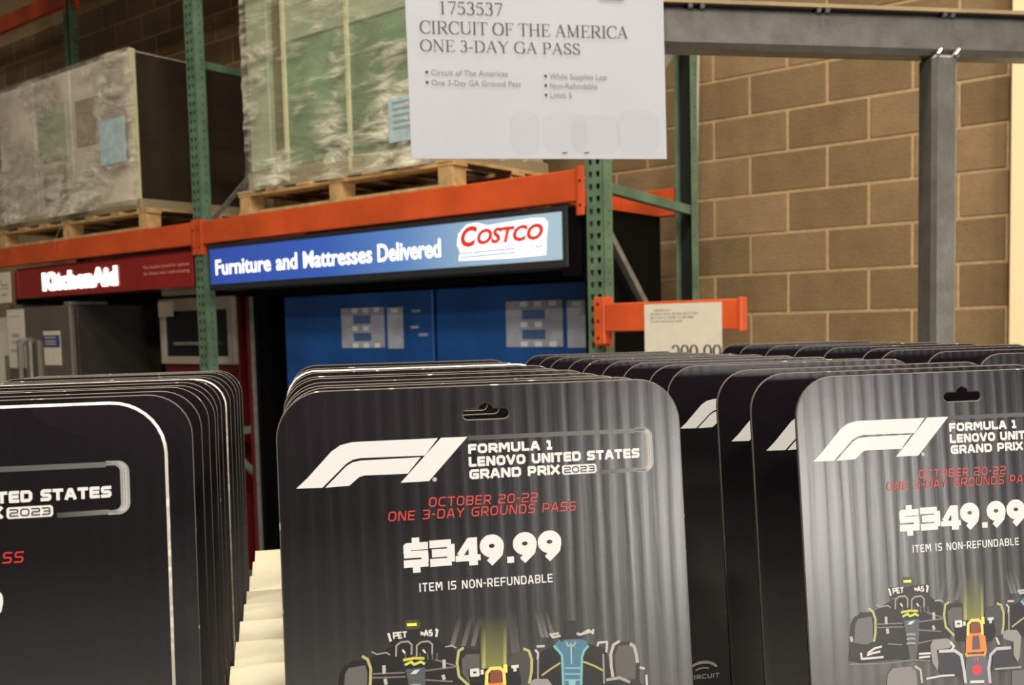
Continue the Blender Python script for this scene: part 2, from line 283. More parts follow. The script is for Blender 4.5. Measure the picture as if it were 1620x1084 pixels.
# book-face capitals with thick and thin strokes
T_, t_ = .125, .045
def arc(cx, cz, rx, rz, a0, a1, n=14): return [(cx+rx*math.cos(math.radians(a0+(a1-a0)*i/n)), cz+rz*math.sin(math.radians(a0+(a1-a0)*i/n))) for i in range(n+1)]
def nib(pts, T=None):
    T = T or T_; ws = []
    for i in range(len(pts)):
        a, b = pts[max(0, i-1)], pts[min(len(pts)-1, i+1)]; l = math.dist(a, b) or 1; ws.append(t_+(T-t_)*(abs(b[1]-a[1])/l)**1.5)
    return (pts, ws)
def V_(x, z0=0, z1=1, w=None): return ([(x, z0), (x, z1)], w or T_)
def sf(x, z, l=.13): return ([(x-l, z+(.018 if z < .5 else -.018)), (x+l, z+(.018 if z < .5 else -.018))], .036)
def D_(x0, z0, x1, z1, w): return ([(x0, z0), (x1, z1)], w)
SF = {
'C': (.70, [nib(arc(.40, .5, .33, .5, 48, 312, 20)), D_(.64, .66, .66, .96, t_), D_(.64, .14, .66, .22, t_)]),
'I': (.34, [V_(.17), sf(.17, 0), sf(.17, 1)]),
'R': (.74, [V_(.17), sf(.17, 0), sf(.15, 1), nib([(.17, .98), (.40, .98)]+arc(.40, .74, .2, .24, 90, -90, 10)+[(.17, .50)]), D_(.36, .5, .64, .02, T_), sf(.67, 0, .09)]),
'U': (.76, [V_(.15, .3, 1), sf(.15, 1), sf(.64, 1), nib(arc(.395, .3, .245, .28, 180, 360, 12)), V_(.64, .3, 1, t_)]),
'T': (.66, [V_(.33), sf(.33, 0), D_(.03, .975, .63, .975, t_), D_(.04, .98, .03, .78, t_), D_(.62, .98, .63, .78, t_)]),
'O': (.76, [nib(arc(.38, .5, .32, .49, 0, 360, 24))]),
'F': (.60, [V_(.17), sf(.17, 0), sf(.15, 1), D_(.15, .975, .56, .975, t_), D_(.555, .98, .565, .78, t_), D_(.17, .5, .44, .5, t_), D_(.44, .4, .44, .6, t_)]),
'H': (.78, [V_(.16), V_(.62), sf(.16, 0), sf(.16, 1), sf(.62, 0), sf(.62, 1), D_(.16, .5, .62, .5, t_)]),
'E': (.64, [V_(.17), D_(.04, .02, .58, .02, t_), sf(.15, 1), D_(.15, .975, .56, .975, t_), D_(.555, .98, .565, .78, t_), D_(.58, .0, .61, .24, t_), D_(.17, .5, .44, .5, t_), D_(.44, .4, .44, .6, t_)]),
'A': (.74, [D_(.10, .02, .36, 1, t_), D_(.36, 1, .62, .02, T_), D_(.2, .34, .52, .34, t_), sf(.10, 0, .09), sf(.62, 0, .11)]),
'M': (.92, [V_(.16, 0, 1, t_), D_(.16, 1, .45, .04, T_), D_(.45, .04, .74, 1, t_), V_(.74), sf(.16, 0, .1), sf(.13, 1, .08), sf(.76, 1, .1), sf(.74, 0)]),
'N': (.76, [V_(.15, 0, 1, t_), D_(.15, 1, .63, .0, T_), V_(.63, 0, 1, t_), sf(.15, 0, .1), sf(.11, 1, .08), sf(.63, 1, .1)]),
'D': (.76, [V_(.17), sf(.15, 0), sf(.15, 1), nib([(.17, .98), (.34, .98)]+arc(.34, .5, .33, .48, 90, -90, 16)+[(.17, .02)])]),
'Y': (.72, [D_(.10, 1, .36, .48, T_), D_(.36, .48, .62, 1, t_), V_(.36, 0, .5), sf(.36, 0), sf(.10, 1, .1), sf(.62, 1, .08)]),
'G': (.76, [nib(arc(.40, .5, .33, .5, 48, 340, 22)), D_(.64, .66, .66, .96, t_), V_(.64, .06, .42), sf(.64, .45, .1)]),
'P': (.62, [V_(.17), sf(.17, 0), sf(.15, 1), nib([(.17, .98), (.36, .98)]+arc(.36, .73, .19, .25, 90, -90, 10)+[(.17, .48)])]),
'S': (.56, [nib([(.46, .80)]+arc(.28, .75, .18, .22, 30, 180, 8)+[(.16, .63), (.42, .38)]+arc(.28, .25, .20, .23, 20, -180, 12)), D_(.46, .72, .47, .98, t_), D_(.09, .02, .08, .28, t_)]),
'1': (.5, [V_(.26, 0, .98), sf(.26, 0), D_(.10, .86, .26, .97, t_)]),
'7': (.5, [D_(.05, .95, .46, .95, .08), D_(.46, .95, .20, 0, t_*1.4)]),
'5': (.5, [D_(.14, .94, .42, .94, .09), D_(.14, .94, .08, .58, t_), nib([(.08, .58)]+arc(.22, .32, .20, .29, 80, -140, 12))]),
'3': (.5, [nib(arc(.23, .75, .16, .23, 150, -80, 10)), nib(arc(.22, .28, .20, .27, 85, -150, 12))]),
'0': (.5, [nib(arc(.25, .5, .19, .48, 0, 360, 20))]),
'2': (.5, [nib(arc(.23, .72, .18, .26, 160, -30, 9)+[(.06, .06)]), D_(.05, .05, .44, .05, .09)]),
'9': (.5, [nib(arc(.25, .68, .18, .3, 0, 360, 18)), nib([(.43, .68), (.38, .35), (.10, .0)])]),
'.': (.25, [D_(.07, .05, .17, .05, .11)]),
'-': (.34, [D_(.05, .36, .29, .36, .08)]), ' ': (.28, []),
}
def sf_text(s, x0, x1, zb, h, bold=1.0):
    tot = sum(SF[ch][0] for ch in s); k = (x1-x0)/tot; out = []; x = 0
    for ch in s:
        for pts, w_ in SF[ch][1]:
            ws = w_ if isinstance(w_, list) else [w_]*len(pts)
            out.append(([(x0+(x+u)*k, zb+v*h) for u, v in pts], [q*h*bold for q in ws]))
        x += SF[ch][0]
    return out
def font_mesh(name, s, x0, x1, zb, h, m, parent, off=0.0, shear=0.0, lift=.001, ext=0.0, slope=0.0):
    """plain text fitted to a box on the local xz plane, facing -y"""
    cu = bpy.data.curves.new(name, 'FONT'); cu.body = s; cu.offset = off; cu.shear = shear; cu.size = 1; cu.resolution_u = 3
    o = bpy.data.objects.new(name, cu); C.objects.link(o); dg = bpy.context.evaluated_depsgraph_get()
    mm = bpy.data.meshes.new_from_object(o.evaluated_get(dg)); bpy.data.objects.remove(o); bpy.data.curves.remove(cu)
    xs = [v.co.x for v in mm.vertices]; a, b = min(xs), max(xs); kx = (x1-x0)/(b-a); kz = h/.73
    for v in mm.vertices:
        X = x0+(v.co.x-a)*kx; v.co = (X, -lift, zb+v.co.y*kz+slope*(X-x0))
    mm.materials.clear(); mm.materials.append(m); mm.name = name
    o = bpy.data.objects.new(name, mm); C.objects.link(o); o.parent = parent; return o
INK = dict(white=(.66, .67, .69, 1), red=(.52, .035, .03, 1))
def ink_obj(name, paths, col, parent, lift, m=None):
    v, f = stroke_mesh(paths, lift); return me(name, v, f, m or M['ink'], parent, [col]*len(f))
# ------------------------------------------------------------------ frames of reference
RO = Vector((0.38086, 4.12, 0)); RX = Vector((.7909, -.6120, 0)); RN = Vector((.6120, .7909, 0)); RZ = math.atan2(-.6120, .7909)
def RK(x, y, z): return RO + RX*x + RN*y + Vector((0, 0, z))            # rack frame: x along the rack, y into it
E1 = Vector((.97851, .20621, 0)); E2 = Vector((-.20621, .97851, 0)); CZ = math.atan2(.20621, .97851)
def CD(l, d, z): return E1*l + E2*d + Vector((0, 0, 1.6+z))             # card display frame: l across, d away, z from eye height
def rthing(name, x, y, z, label, cat, group=None, kind=None): return thing(name, RK(x, y, z), RZ, label, cat, group, kind=kind)
# ------------------------------------------------------------------ setting
v, f = box(-9, -9, -.1, 9, 9, 0); tag(me('floor', v, f, M['concrete']), kind='structure')
WY = 1.2
wall = rthing('wall_back', 0, 0, 0, None, None, kind='structure')
v, f = box(-10, WY+.004, 0, 1.33, WY+.2, 6.5); me('mortar_bed', v, f, M['mortar'], wall)
bm_cache = {}
def block(x0, x1, z0):
    w_ = round(x1-x0-.013, 4)
    if w_ not in bm_cache:
        v, f = box(0, 0, 0, w_, .03, .198-.013, .003)
        o = me('block', v, f, M['block'], wall); bm_cache[w_] = o
    else:
        o = bm_cache[w_].copy(); C.objects.link(o); o.parent = wall
    o.location = (x0+.0065, WY+random.uniform(-.0012, .0012), z0+.0065)
nb = 0
for row in range(-9, 12):
    z0 = 2.015 + .198*row; odd = (row+1) % 2
    j = .137 + (.196 if odd else 0)
    xs = [j+.392*k for k in range(-22, 4)]
    for a in xs:
        b_ = min(a+.392, 1.325)
        if b_-a < .06 or a > 1.3: continue
        if z0 < 2.2 and a < -1.1: continue
        if z0 < 3.0 and (a < -3.9 or (-2.3 < a < -1.6)): continue
        block(a, b_, z0); nb += 1
# plain courses outside the view are only coursed by the mortar bed
col_ = rthing('wall_right', 1.335, WY-.06, 0, None, None, kind='structure')
v, f = box(0, 0, 0, 1.6, .4, 6.5, .004); me('pilaster', v, f, M['cream_wall'], col_)
v, f = box(-.010, .03, 0, -.001, .12, 6.5); me('joint_strip', v, f, M['maroon'], col_)
# ------------------------------------------------------------------ storage rack
def hole_plate(name, w_, z0, z1, cols, parent, loc, m, first=.02, r=.0088, hh=.0125):
    """strip of perforated plate: one cell per hole, each a ring of faces round a six-sided slot"""
    V, Fc = [], []; n = int((z1-z0)/.0508); cw = w_/len(cols)
    for ci, cx in enumerate(cols):
        a, b_ = ci*cw, (ci+1)*cw
        for k in range(n):
            lo = z0+k*.0508; hi = lo+.0508; zz = lo+.0254
            hole = [(cx-r, zz+hh), (cx-r*1.1, zz), (cx-r*.55, zz-hh), (cx+r*.55, zz-hh), (cx+r*1.1, zz), (cx+r, zz+hh)]
            rim = [(a, hi), (a, zz), (a, lo), (b_, lo), (b_, zz), (b_, hi)]
            i = len(V); V += [loc(Vector((x, z, .0015))) for x, z in rim+hole] + [loc(Vector((x, z, -.0015))) for x, z in hole]
            for q in range(6):
                p = (q+1) % 6; Fc += [(i+q, i+p, i+6+p, i+6+q), (i+6+q, i+6+p, i+12+p, i+12+q)]
    return me(name, V, Fc, m, parent)
def upright(x, y, z0, z1, front, label, root, bw=.08, dp=.07):
    """channel post: perforated face, two flanks"""
    P = tag(bpy.data.objects.new('post', None)); C.objects.link(P); P.parent = root; P.location = (x, y, 0)
    fy = 0 if front else dp
    hole_plate('post_face', bw, z0, z1, [.021, .057], P, lambda c: (c.x, fy-c.z, c.y), M['green'])
    hole_plate('post_flank', dp, z0, z1, [dp*.62], P, lambda c: (bw+c.z, c.x, c.y), M['green'], r=.004, hh=.006)
    v, f = box(-.003, 0, z0, 0, dp, z1); me('post_flank', v, f, M['green'], P)
    if True:
        v, f = box(.004, dp*.55, z0, bw-.004, dp*.6, z1); me('post_shade_sheet', v, f, M['hole'], P)  # black sheet standing in for the shade inside the channel
    return P
ft = rthing('rack_upright', 0, 0, 0, 'green perforated rack frame at the right end, beside the black kiosk', 'rack upright', 'green upright frames of the pallet rack')
upright(-.06, 0, 0, 5.6, True, '', ft); upright(-.078, .82, 0, 5.6, False, '', ft)
for (a, b_) in (((-.02, .07, 2.165), (-.02, .83, 2.125)), ((-.02, .07, 3.3), (-.02, .83, 3.3)), ((-.02, .07, .9), (-.02, .83, .9))):
    v, f = bar(a, b_, .035, .042); me('brace', v, f, M['green'], ft)
for (a, b_) in (((-.02, .07, 2.0), (-.02, .83, 1.24)), ((-.02, .07, 2.25), (-.02, .83, 3.0))):
    v, f = bar(a, b_, .03); me('brace', v, f, M['zinc'], ft)
fl = rthing('rack_upright', -2.77, 0, 0, 'green perforated rack frame between the red header and the blue sign', 'rack upright', 'green upright frames of the pallet rack')
upright(-.06, 0, 0, 5.6, True, '', fl); upright(-.078, .82, 0, 5.6, False, '', fl)
for a, b_ in (((-.02, .07, 3.16), (-.02, .83, 3.16)), ((-.02, .07, .98), (-.02, .83, .98))):
    v, f = bar(a, b_, .035, .042); me('brace', v, f, M['green'], fl)
v, f = bar((-.02, .07, 2.22), (-.02, .83, 3.0), .022); me('brace', v, f, M['zinc'], fl)
v, f = bar((-.02, .07, .96), (-.02, .83, .20), .035); me('brace', v, f, M['green'], fl)
fr = rthing('rack_upright', -5.60, 0, 0, 'dark green rack post behind the left wrapped load, top left corner', 'rack upright', 'green upright frames of the pallet rack')
upright(-.078, .82, 0, 5.6, False, '', fr); upright(-.06, 0, 0, 5.6, True, '', fr)
v, f = bar((-.02, .07, 3.16), (-.02, .83, 3.16), .035); me('brace', v, f, M['green'], fr)
def beam(x0, x1, y0, z0, h, label, dep=.05, conn=(1, 1), lip=False):
    b = rthing('shelf_beam', 0, y0, 0, label, 'rack beam', 'orange beams of the pallet rack')
    v, f = box(x0, 0, z0, x1, dep, z0+h, .004); me('beam_body', v, f, M['orange'], b)
    if lip: v, f = box(x0, -.001, z0+h*.70, x1, 0, z0+h*.74); me('beam_crease', v, f, M['orange'], b)
    for s, xx in ((0, x0), (1, x1)):
        if conn[s]:
            xa = xx+.0 if s else xx-.04
            v, f = join(box(xa, -.012, z0-.06, xa+.04, -.0065 + .0, z0+h+.01, .001), box(xa if s else xa+.03, -.012, z0-.06, (xa+.01) if s else xa+.04, .03, z0+h+.01))
            me('connector', v, f, M['orange'], b)
            for kz in (0, .0508*2):
                v, f = cyl((xa+.02, -.014, z0-.02+kz), (xa+.02, -.0115, z0-.02+kz), .006, 8); me('rivet', v, f, M['hole'], b)
    return b
beam(-2.745, -.102, -.006, 2.108, .133, 'orange front beam carrying the green wrapped pallet load')
beam(-5.50, -2.835, -.006, 2.108, .133, 'orange front beam above the red kitchen header')
beam(-2.745, -.10, .84, 2.108, .133, 'orange rear beam showing past the right rack post', conn=(1, 0))
beam(-5.50, -2.85, .84, 2.108, .133, 'orange rear beam behind the left wrapped load')
beam(-5.50, -2.835, -.006, 4.30, .133, 'upper front orange beam over the left pallet bay')
for xx, lb in ((-.45, 'right'), (-1.35, 'middle'), (-2.2, 'left')):
    b = rthing('crossbar', xx, 0, 0, 'orange crossbar under the right pallet bay, %s one of three' % lb, 'crossbar', 'orange crossbars under the pallets')
    v, f = box(-.05, .048, 2.150, .05, .836, 2.235, .003); me('crossbar_body', v, f, M['orange'], b)
    v, f = box(-.05, .046, 2.13, .05, .050, 2.150); me('end_tab', v, f, M['orange'], b)
sb = rthing('beam_stub', 0, -.05, 0, 'short orange beam stub holding the cream price tag', 'rack beam')
v, f = box(.05, .0, 1.556, .640, .045, 1.672, .004); me('beam_body', v, f, M['orange'], sb)
v, f = box(.640, -.004, 1.550, .655, .047, 1.678, .002); me('end_plate', v, f, M['orange'], sb)
v, f = join(box(-.02, .038, 1.495, .06, .046, 1.70, .001), box(.0, -.005, 1.505, .05, .040, 1.698, .002)); me('connector', v, f, M['orange'], sb)
for kz in (1.53, 1.60, 1.67): v, f = cyl((.02, -.008, kz), (.02, -.004, kz), .006, 8); me('rivet', v, f, M['hole'], sb)
pt = rthing('price_tag', .24, -.056, 0, 'cream price tag card reading 299.99 on the orange beam stub', 'price tag')
v, f = box(0, 0, 1.40, .335, .003, 1.662); me('tag_card', v, f, M['cream_paper'], pt)
INKD = (.05, .045, .04, 1); GR = (.33, .31, .27, 1)
ink_obj('tag_price', sf_text('299.99', .120, .345*.97, 1.425, .075), INKD, pt, .001, M['paper_ink'])
for i, (a, b_) in enumerate(((.045, .12), (.03, .24), (.03, .22), (.03, .17))):
    random.seed(30+i); P_ = []; x = a
    while x < b_: w_ = random.uniform(.004, .009); P_.append(([(x, 1.641-.0145*i), (x, 1.632-.0145*i)], .004)); x += w_
    ink_obj('tag_line', P_, (*GR[:3], .55), pt, .001, M['paper_ink'])
cb = rthing('wall_conduit', 0, 0, 0, 'thin cream conduit running down the block wall behind the rack post', 'conduit')
v, f = cyl((-.08, 1.16, 4.4), (-.155, 1.16, 1.9), .0065, 8); me('conduit_pipe', v, f, M['carton'], cb)
v, f = box(-.135, 1.15, 3.3, -.095, 1.19, 3.33); me('clip', v, f, M['zinc'], cb)
# ------------------------------------------------------------------ pallets and wrapped loads
def pallet(x0, x1, y0, y1, z0, label):
    p = rthing('wooden_pallet', x0, y0, z0, label, 'pallet', 'wooden pallets on the rack'); W_ = x1-x0; Dp = y1-y0
    for i in range(3):
        x = (0, W_/2-.05, W_-.09)[i]
        for y in (0, Dp/2-.05, Dp-.1):
            v, f = box(x, y, .016, x+.09, y+.1, .098, .002); me('block', v, f, M['wood'], p)
    for y in (0, Dp/2-.05, Dp-.1):
        v, f = box(-.01, y-.002, 0, W_+.01, y+.1, .016, .001); me('bottom_board', v, f, M['wood'], p)
    n = 7
    for y in (0, Dp/2-.05, Dp-.1): v, f = box(-.01, y-.003, .098, W_+.01, y+.1, .114, .001); me('stringer_board', v, f, M['wood'], p)
    for k in range(n):
        x = -.01 + k*(W_+.02-.11)/(n-1); v, f = box(x, -.006, .114, x+.11, Dp+.005, .130, .001); me('deck_board', v, f, M['wood'], p)
    return p
def film_shell(x0, x1, y0, y1, z0, z1, parent, amp, seed, m, nx=46, nz=46, skirt=0.0):
    """front and right side of the wrap with real wrinkles"""
    V, Fc = [], []
    def push(x, y, z, ny):
        q = noise.fractal(Vector((x*2.0+seed, y*2.0, z*9+x*1.2)), .8, 2.0, 4)
        return q*amp
    for i in range(nx+1):
        for j in range(nz+1):
            s = i/nx; z = z0+(z1-z0)*j/nz; t = s*1.55
            if t <= 1: x, y = x0+(x1-x0)*t, y0; d = push(x, y, z, 0); fl_ = skirt*max(0, 1-(z-z0)/.18)**2; V.append((x, y-.004-abs(d)-fl_, z))
            else:
                y = y0+(y1-y0)*(t-1)/.55; d = push(x1, y, z, 1); V.append((x1+.004+abs(d), y, z))
    for i in range(nx):
        for j in range(nz):
            a = i*(nz+1)+j; Fc.append((a, a+nz+1, a+nz+2, a+1))
    return me('stretch_film', V, Fc, m, parent, smooth=True)
def load_box(parent, name, x0, x1, y0, y1, z0, z1, m, b=.006): v, f = box(x0, y0, z0, x1, y1, z1, b); return me(name, v, f, m, parent)
M['carton_green'] = mat('green_printed_carton', (.15, .24, .13), .6, vary=(3.2, .42))
M['carton_pale'] = mat('pale_green_board', (.36, .42, .28), .6, vary=(2, .2))
M['carton_olive'] = mat('olive_board', (.16, .135, .06), .6, vary=(2, .25))
M['carton_beige'] = mat('beige_board', (.30, .25, .15), .6, vary=(3, .2))
M['carton_lilac'] = mat('white_appliance_carton', (.66, .59, .50), .6, vary=(2.6, .35))
M['label_blue'] = mat('pale_blue_label', (.42, .55, .58), .5, vary=(16, .15))
M['strap'] = mat('cream_strap', (.62, .60, .36), .35)
pallet(-2.385, -.80, .0, 1.0, 2.2425, 'wooden pallet under the green wrapped load')
l2 = rthing('wrapped_load', 0, .01, 2.3735, 'tall greenish film-wrapped load standing left of the hanging white sign', 'wrapped load', 'film wrapped loads on pallets')
z_ = lambda z: z-2.3735
load_box(l2, 'base_board', -2.33, -.93, .01, .95, z_(2.375), z_(2.47), M['carton_beige'])
load_box(l2, 'corner_board', -2.31, -2.13, .02, .9, z_(2.47), z_(3.55), M['carton_pale'])
load_box(l2, 'side_board', -2.13, -1.99, .05, .9, z_(2.47), z_(3.55), M['carton_olive'])
load_box(l2, 'carton', -1.99, -1.51, .02, .9, z_(2.47), z_(3.12), M['carton_green'])
load_box(l2, 'carton', -1.505, -1.0, .02, .9, z_(2.47), z_(3.12), M['carton_green'])
load_box(l2, 'carton', -1.99, -1.0, .02, .9, z_(3.125), z_(3.6), M['carton_pale'])
for x in (-1.99, -1.50): load_box(l2, 'strap', x-.012, x+.012, .008, .02, z_(2.40), z_(3.6), M['strap'], 0)
v, f = box(-1.20, -.012, z_(2.49), -.98, -.008, z_(2.70)); lb2 = me('shipping_label', v, f, M['label_blue'], l2)
for i in range(5):
    v, f = box(-1.17, -.0135, z_(2.67-.03*i), -1.17+.15-.02*(i % 3), -.0122, z_(2.682-.03*i)); me('print_line', v, f, mat('label_print', (.25, .33, .36), .6) if i == 0 else bpy.data.materials['label_print'], lb2)
film_shell(-2.325, -.94, .0, .9, z_(2.36), z_(3.6), l2, .014, 3.1, M['film'], 60, 60, .03)
pallet(-5.25, -3.315, .0, 1.0, 2.2425, 'wooden pallet under the film-wrapped white appliance load')
l1 = rthing('wrapped_load', 0, .01, 2.3735, 'film-wrapped white appliance load with a blue label, on the left pallet', 'wrapped load', 'film wrapped loads on pallets')
load_box(l1, 'base_board', -5.25, -3.40, .01, .95, z_(2.375), z_(2.44), M['carton_beige'])
for i, (a, b_) in enumerate(((-5.24, -4.72), (-4.715, -4.22), (-4.215, -3.47))):
    load_box(l1, 'carton', a, b_, .03, .48, z_(2.44), z_(3.37), M['carton_lilac']); load_box(l1, 'carton', a, b_, .49, .92, z_(2.44), z_(3.37), M['carton_lilac'])
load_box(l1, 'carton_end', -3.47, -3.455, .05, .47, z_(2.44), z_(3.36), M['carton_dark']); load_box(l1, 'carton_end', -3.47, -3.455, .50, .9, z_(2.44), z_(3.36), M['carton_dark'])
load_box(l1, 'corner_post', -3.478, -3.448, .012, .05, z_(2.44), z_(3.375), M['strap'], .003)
for a, b_, c, d, m_ in ((-4.66, -4.28, 2.80, 3.16, M['carton_pale']), (-4.62, -4.30, 2.5, 2.76, M['carton_beige']), (-4.15, -3.9, 2.85, 3.15, M['carton_beige'])): load_box(l1, 'carton_window', a, b_, .022, .030, z_(c), z_(d), m_, .002)
v, f = box(-3.80, -.014, z_(2.68), -3.51, -.010, z_(2.96)); me('shipping_label', v, f, M['label_blue'], l1)
M['film2'] = film_mat('stretch_film_white', (.86, .80, .66), .25, 1.0, 1.3)
film_shell(-5.245, -3.452, .0, .03, z_(2.40), z_(3.375), l1, .012, 9.7, M['film2'], 60, 50, .045)
# a loose tail of film hanging over the beam
v, f = stroke_mesh([([(-4.28, -.02), (-4.33, -.06), (-4.40, -.13), (-4.41, -.19)], [.02, .012, .008, .014])]); me('film_tail', [(x, y-.035, z) for x, y, z in v], f, M['film2'], l1)
for x0, x1, lb in ((-5.35, -3.0, 'dark wrapped load on the upper beams over the left bay, unseen and added for shade'), (-2.6, -.25, 'dark wrapped load on the upper beams over the right bay, unseen and added for shade')):  # unseen decks and loads added to shade the wall and loads below
    dk = rthing('shade_deck', 0, 0, 4.4345, lb.replace('dark wrapped load', 'dark plywood deck'), 'added shade deck'); v, f = box(x0-.05, .0, 0, x1+.05, .9, .022, .002); me('deck_sheet', v, f, M['carton_dark'], dk)
    u = rthing('shade_load', 0, .01, 4.458, lb, 'wrapped load', 'unseen loads added for shade on the upper level')
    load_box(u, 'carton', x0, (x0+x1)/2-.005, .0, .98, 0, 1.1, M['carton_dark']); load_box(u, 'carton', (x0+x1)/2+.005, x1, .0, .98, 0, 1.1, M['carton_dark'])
beam(-2.745, -.102, -.006, 4.30, .133, 'upper orange beam over the right pallet bay'); beam(-2.745, -.102, .84, 4.30, .133, 'upper rear orange beam over the right pallet bay')
beam(-8.3, -5.69, .84, 4.30, .133, 'upper rear orange beam in the top left corner, left of the dark post', conn=(0, 1))
beam(-5.50, -2.835, .84, 4.30, .133, 'upper rear orange beam over the left pallet bay')
# ------------------------------------------------------------------ kitchen bay
hd = rthing('kitchen_header', 0, 0, 0, 'glossy red kitchen header sign with glowing white lettering, left bay', 'store sign')
v, f = box(-5.06, -.0, 1.866, -2.862, .25, 2.068, .004); me('header_box', v, f, M['red'], hd)
v, f = box(-2.862, .01, 1.862, -2.845, .25, 2.09); me('end_cap', v, f, M['black'], hd)
v, f = box(-5.06, .02, 2.068, -2.9, .20, 2.085); me('header_top', v, f, M['maroon'], hd)
M['glow'] = mat('glowing_white_letters', (1, .97, .88), .5, emit=1.8); M['pink'] = mat('pink_print', (.72, .33, .26), .5)
font_mesh('header_lettering', 'KitchenAid', -4.645, -3.67, 1.918, .112, M['glow'], hd, off=.075, lift=.006, slope=.0)
font_mesh('header_small_print', 'The kitchen brand for options', -3.375, -2.885, 1.994, .020, M['pink'], hd, off=.01, lift=.006)
font_mesh('header_small_print', 'for those who cook amazing', -3.370, -2.885, 1.955, .020, M['pink'], hd, off=.01, lift=.006)
tg = rthing('sign_tag', 0, 0, 0, 'white tag card at the left end of the red header', 'sign')
v, f = box(-5.30, -.03, 1.842, -5.065, -.026, 2.064); me('tag_card', v, f, M['cream_paper'], tg)
ink_obj('tag_mark', [([(-5.2, 2.02), (-5.2, 1.97), (-5.1, 1.97)], .012), ([(-5.22, 1.945), (-5.09, 1.945)], .008), ([(-5.2, 1.90), (-5.12, 1.90)], .014)], GR, tg, .031, M['paper_ink'])
fg = rthing('refrigerator', -5.22, .0, 0, 'stainless refrigerator with stickers on its door, under the red header', 'refrigerator')
v, f = box(.0, .05, .05, .915, .69, 1.80, .006); me('cabinet', v, f, M['dark_side'], fg)
v, f = box(.0, .0, .10, .915, .045, 1.80, .010); dr = me('door', v, f, M['stainless'], fg)
v, f = join(bar((.29, -.055, .9), (.29, -.055, 1.56), .024), bar((.29, -.055, 1.555), (.29, .0, 1.575), .024), bar((.29, -.055, .92), (.29, .0, .92), .024)); me('handle', v, f, M['zinc'], dr)
v, f = bar((.375, -.03, .9), (.375, -.03, 1.56), .05, .02); me('handle', v, f, M['stainless'], dr)
for x in (.02, .80): v, f = box(x, .02, 1.801, x+.09, .30, 1.825, .004); me('hinge_cover', v, f, M['zinc'], fg)
v, f = box(.02, -.004, 1.36, .27, -.001, 1.79); st = me('door_sticker', v, f, M['cream_paper'], fg)
ink_obj('sticker_print', [([(.08, 1.60), (.2, 1.60)], .03), ([(.07, 1.55), (.22, 1.55)], .015), ([(.05, 1.49), (.22, 1.49)], .022), ([(.06, 1.74), (.22, 1.74)], .006)], (.40, .39, .35, 1), fg, .006, M['paper_ink'])
v, f = box(.545, -.004, 1.385, .77, -.001, 1.625); me('door_sticker', v, f, M['cream_paper'], fg)
M['navy'] = mat('navy_print', (.05, .05, .20), .5); v, f = box(.545, -.006, 1.51, .77, -.004, 1.595); me('sticker_band', v, f, M['navy'], fg)
for z in (1.575, 1.55, 1.53): v, f = box(.57, -.0075, z, .72, -.0062, z+.006); me('sticker_line', v, f, M['cream_paper'], fg)
fz = rthing('freezer', -6.14, .09, 0, 'white freezer at the left picture edge beside the stainless refrigerator', 'freezer')
v, f = box(.0, .05, .05, .90, .62, 1.74, .006); me('cabinet', v, f, M['cream_paper'], fz)
v, f = box(.0, .0, .10, .90, .045, 1.74, .012); dz = me('door', v, f, M['cream_paper'], fz)
v, f = bar((.80, -.04, .9), (.80, -.04, 1.45), .03); me('handle', v, f, M['zinc'], dz)
bk = rthing('kitchen_backdrop', 0, 0, 0, 'dark red backdrop panels of the kitchen display bay', 'display panel')
v, f = box(-6.6, .74, 0, -2.86, .78, 2.10); me('back_panel', v, f, M['black'], bk)
v, f = box(-4.28, .70, 0, -3.72, .735, 1.86); me('filler_panel', v, f, M['dark_side'], bk)
v, f = box(-2.771, .30, 0, -2.735, .74, 1.86); me('side_panel', v, f, M['maroon'], bk)
v, f = box(-2.735, .30, 1.36, -2.72, .33, 1.43); me('panel_bracket', v, f, M['cream_paper'], bk)
ov = rthing('wall_oven', -3.70, .3, 0, 'built-in oven with a pale square frame round black glass, behind the green post', 'oven')
v, f = box(0, .03, 0.0, .80, .38, 1.81, .004); me('oven_cabinet', v, f, M['maroon'], ov)
for q in ((0, 1.735, .80, 1.815), (0, 1.385, .80, 1.435), (0, 1.435, .055, 1.735), (.735, 1.435, .80, 1.735)): v, f = box(q[0], 0, q[1], q[2], .03, q[3], .003); me('oven_frame', v, f, M['oven_frame'], ov)
v, f = box(.055, .012, 1.435, .735, .029, 1.735); me('oven_glass', v, f, M['glass_black'], ov)
v, f = bar((.17, -.004, 1.52), (.62, -.004, 1.52), .02); me('oven_rack_bar', v, f, M['zinc'], ov)
v, f = box(.0, -.006, 1.70, .17, -.002, 1.80); me('corner_label', v, f, M['cream_paper'], ov)
v, f = box(.07, -.02, 1.838, .50, .03, 1.872, .002); me('top_trim', v, f, M['oven_frame'], ov)
# ------------------------------------------------------------------ black kiosk with blue sign
kb = rthing('display_kiosk', 0, 0, 0, 'black display kiosk housing the blue panels, under the right pallet bay', 'kiosk')
v, f = box(-2.69, .60, 0, -.095, .64, 2.085); me('kiosk_back', v, f, M['black'], kb)
v, f = box(-.095, .025, 0, -.068, .64, 2.085); me('kiosk_side', v, f, M['black'], kb)
v, f = box(-2.70, .30, 0, -2.66, .64, 1.85); me('kiosk_side', v, f, M['black'], kb)
v, f = box(-2.715, .285, 0, -2.695, .30, 1.82); me('edge_trim', v, f, M['zinc'], kb)
v, f = box(-2.69, .215, 1.80, -.095, .60, 2.085); me('kiosk_canopy', v, f, M['black'], kb)
v, f = box(-.20, .01, 1.80, -.095, .215, 2.085); me('kiosk_cheek', v, f, M['black'], kb)
sg = rthing('blue_store_sign', 0, 0, 0, 'backlit blue store sign about furniture and mattress delivery', 'store sign')
v, f = box(-2.705, .004, 1.835, -.165, .20, 2.098, .003); me('sign_housing', v, f, M['black_trim'], sg)
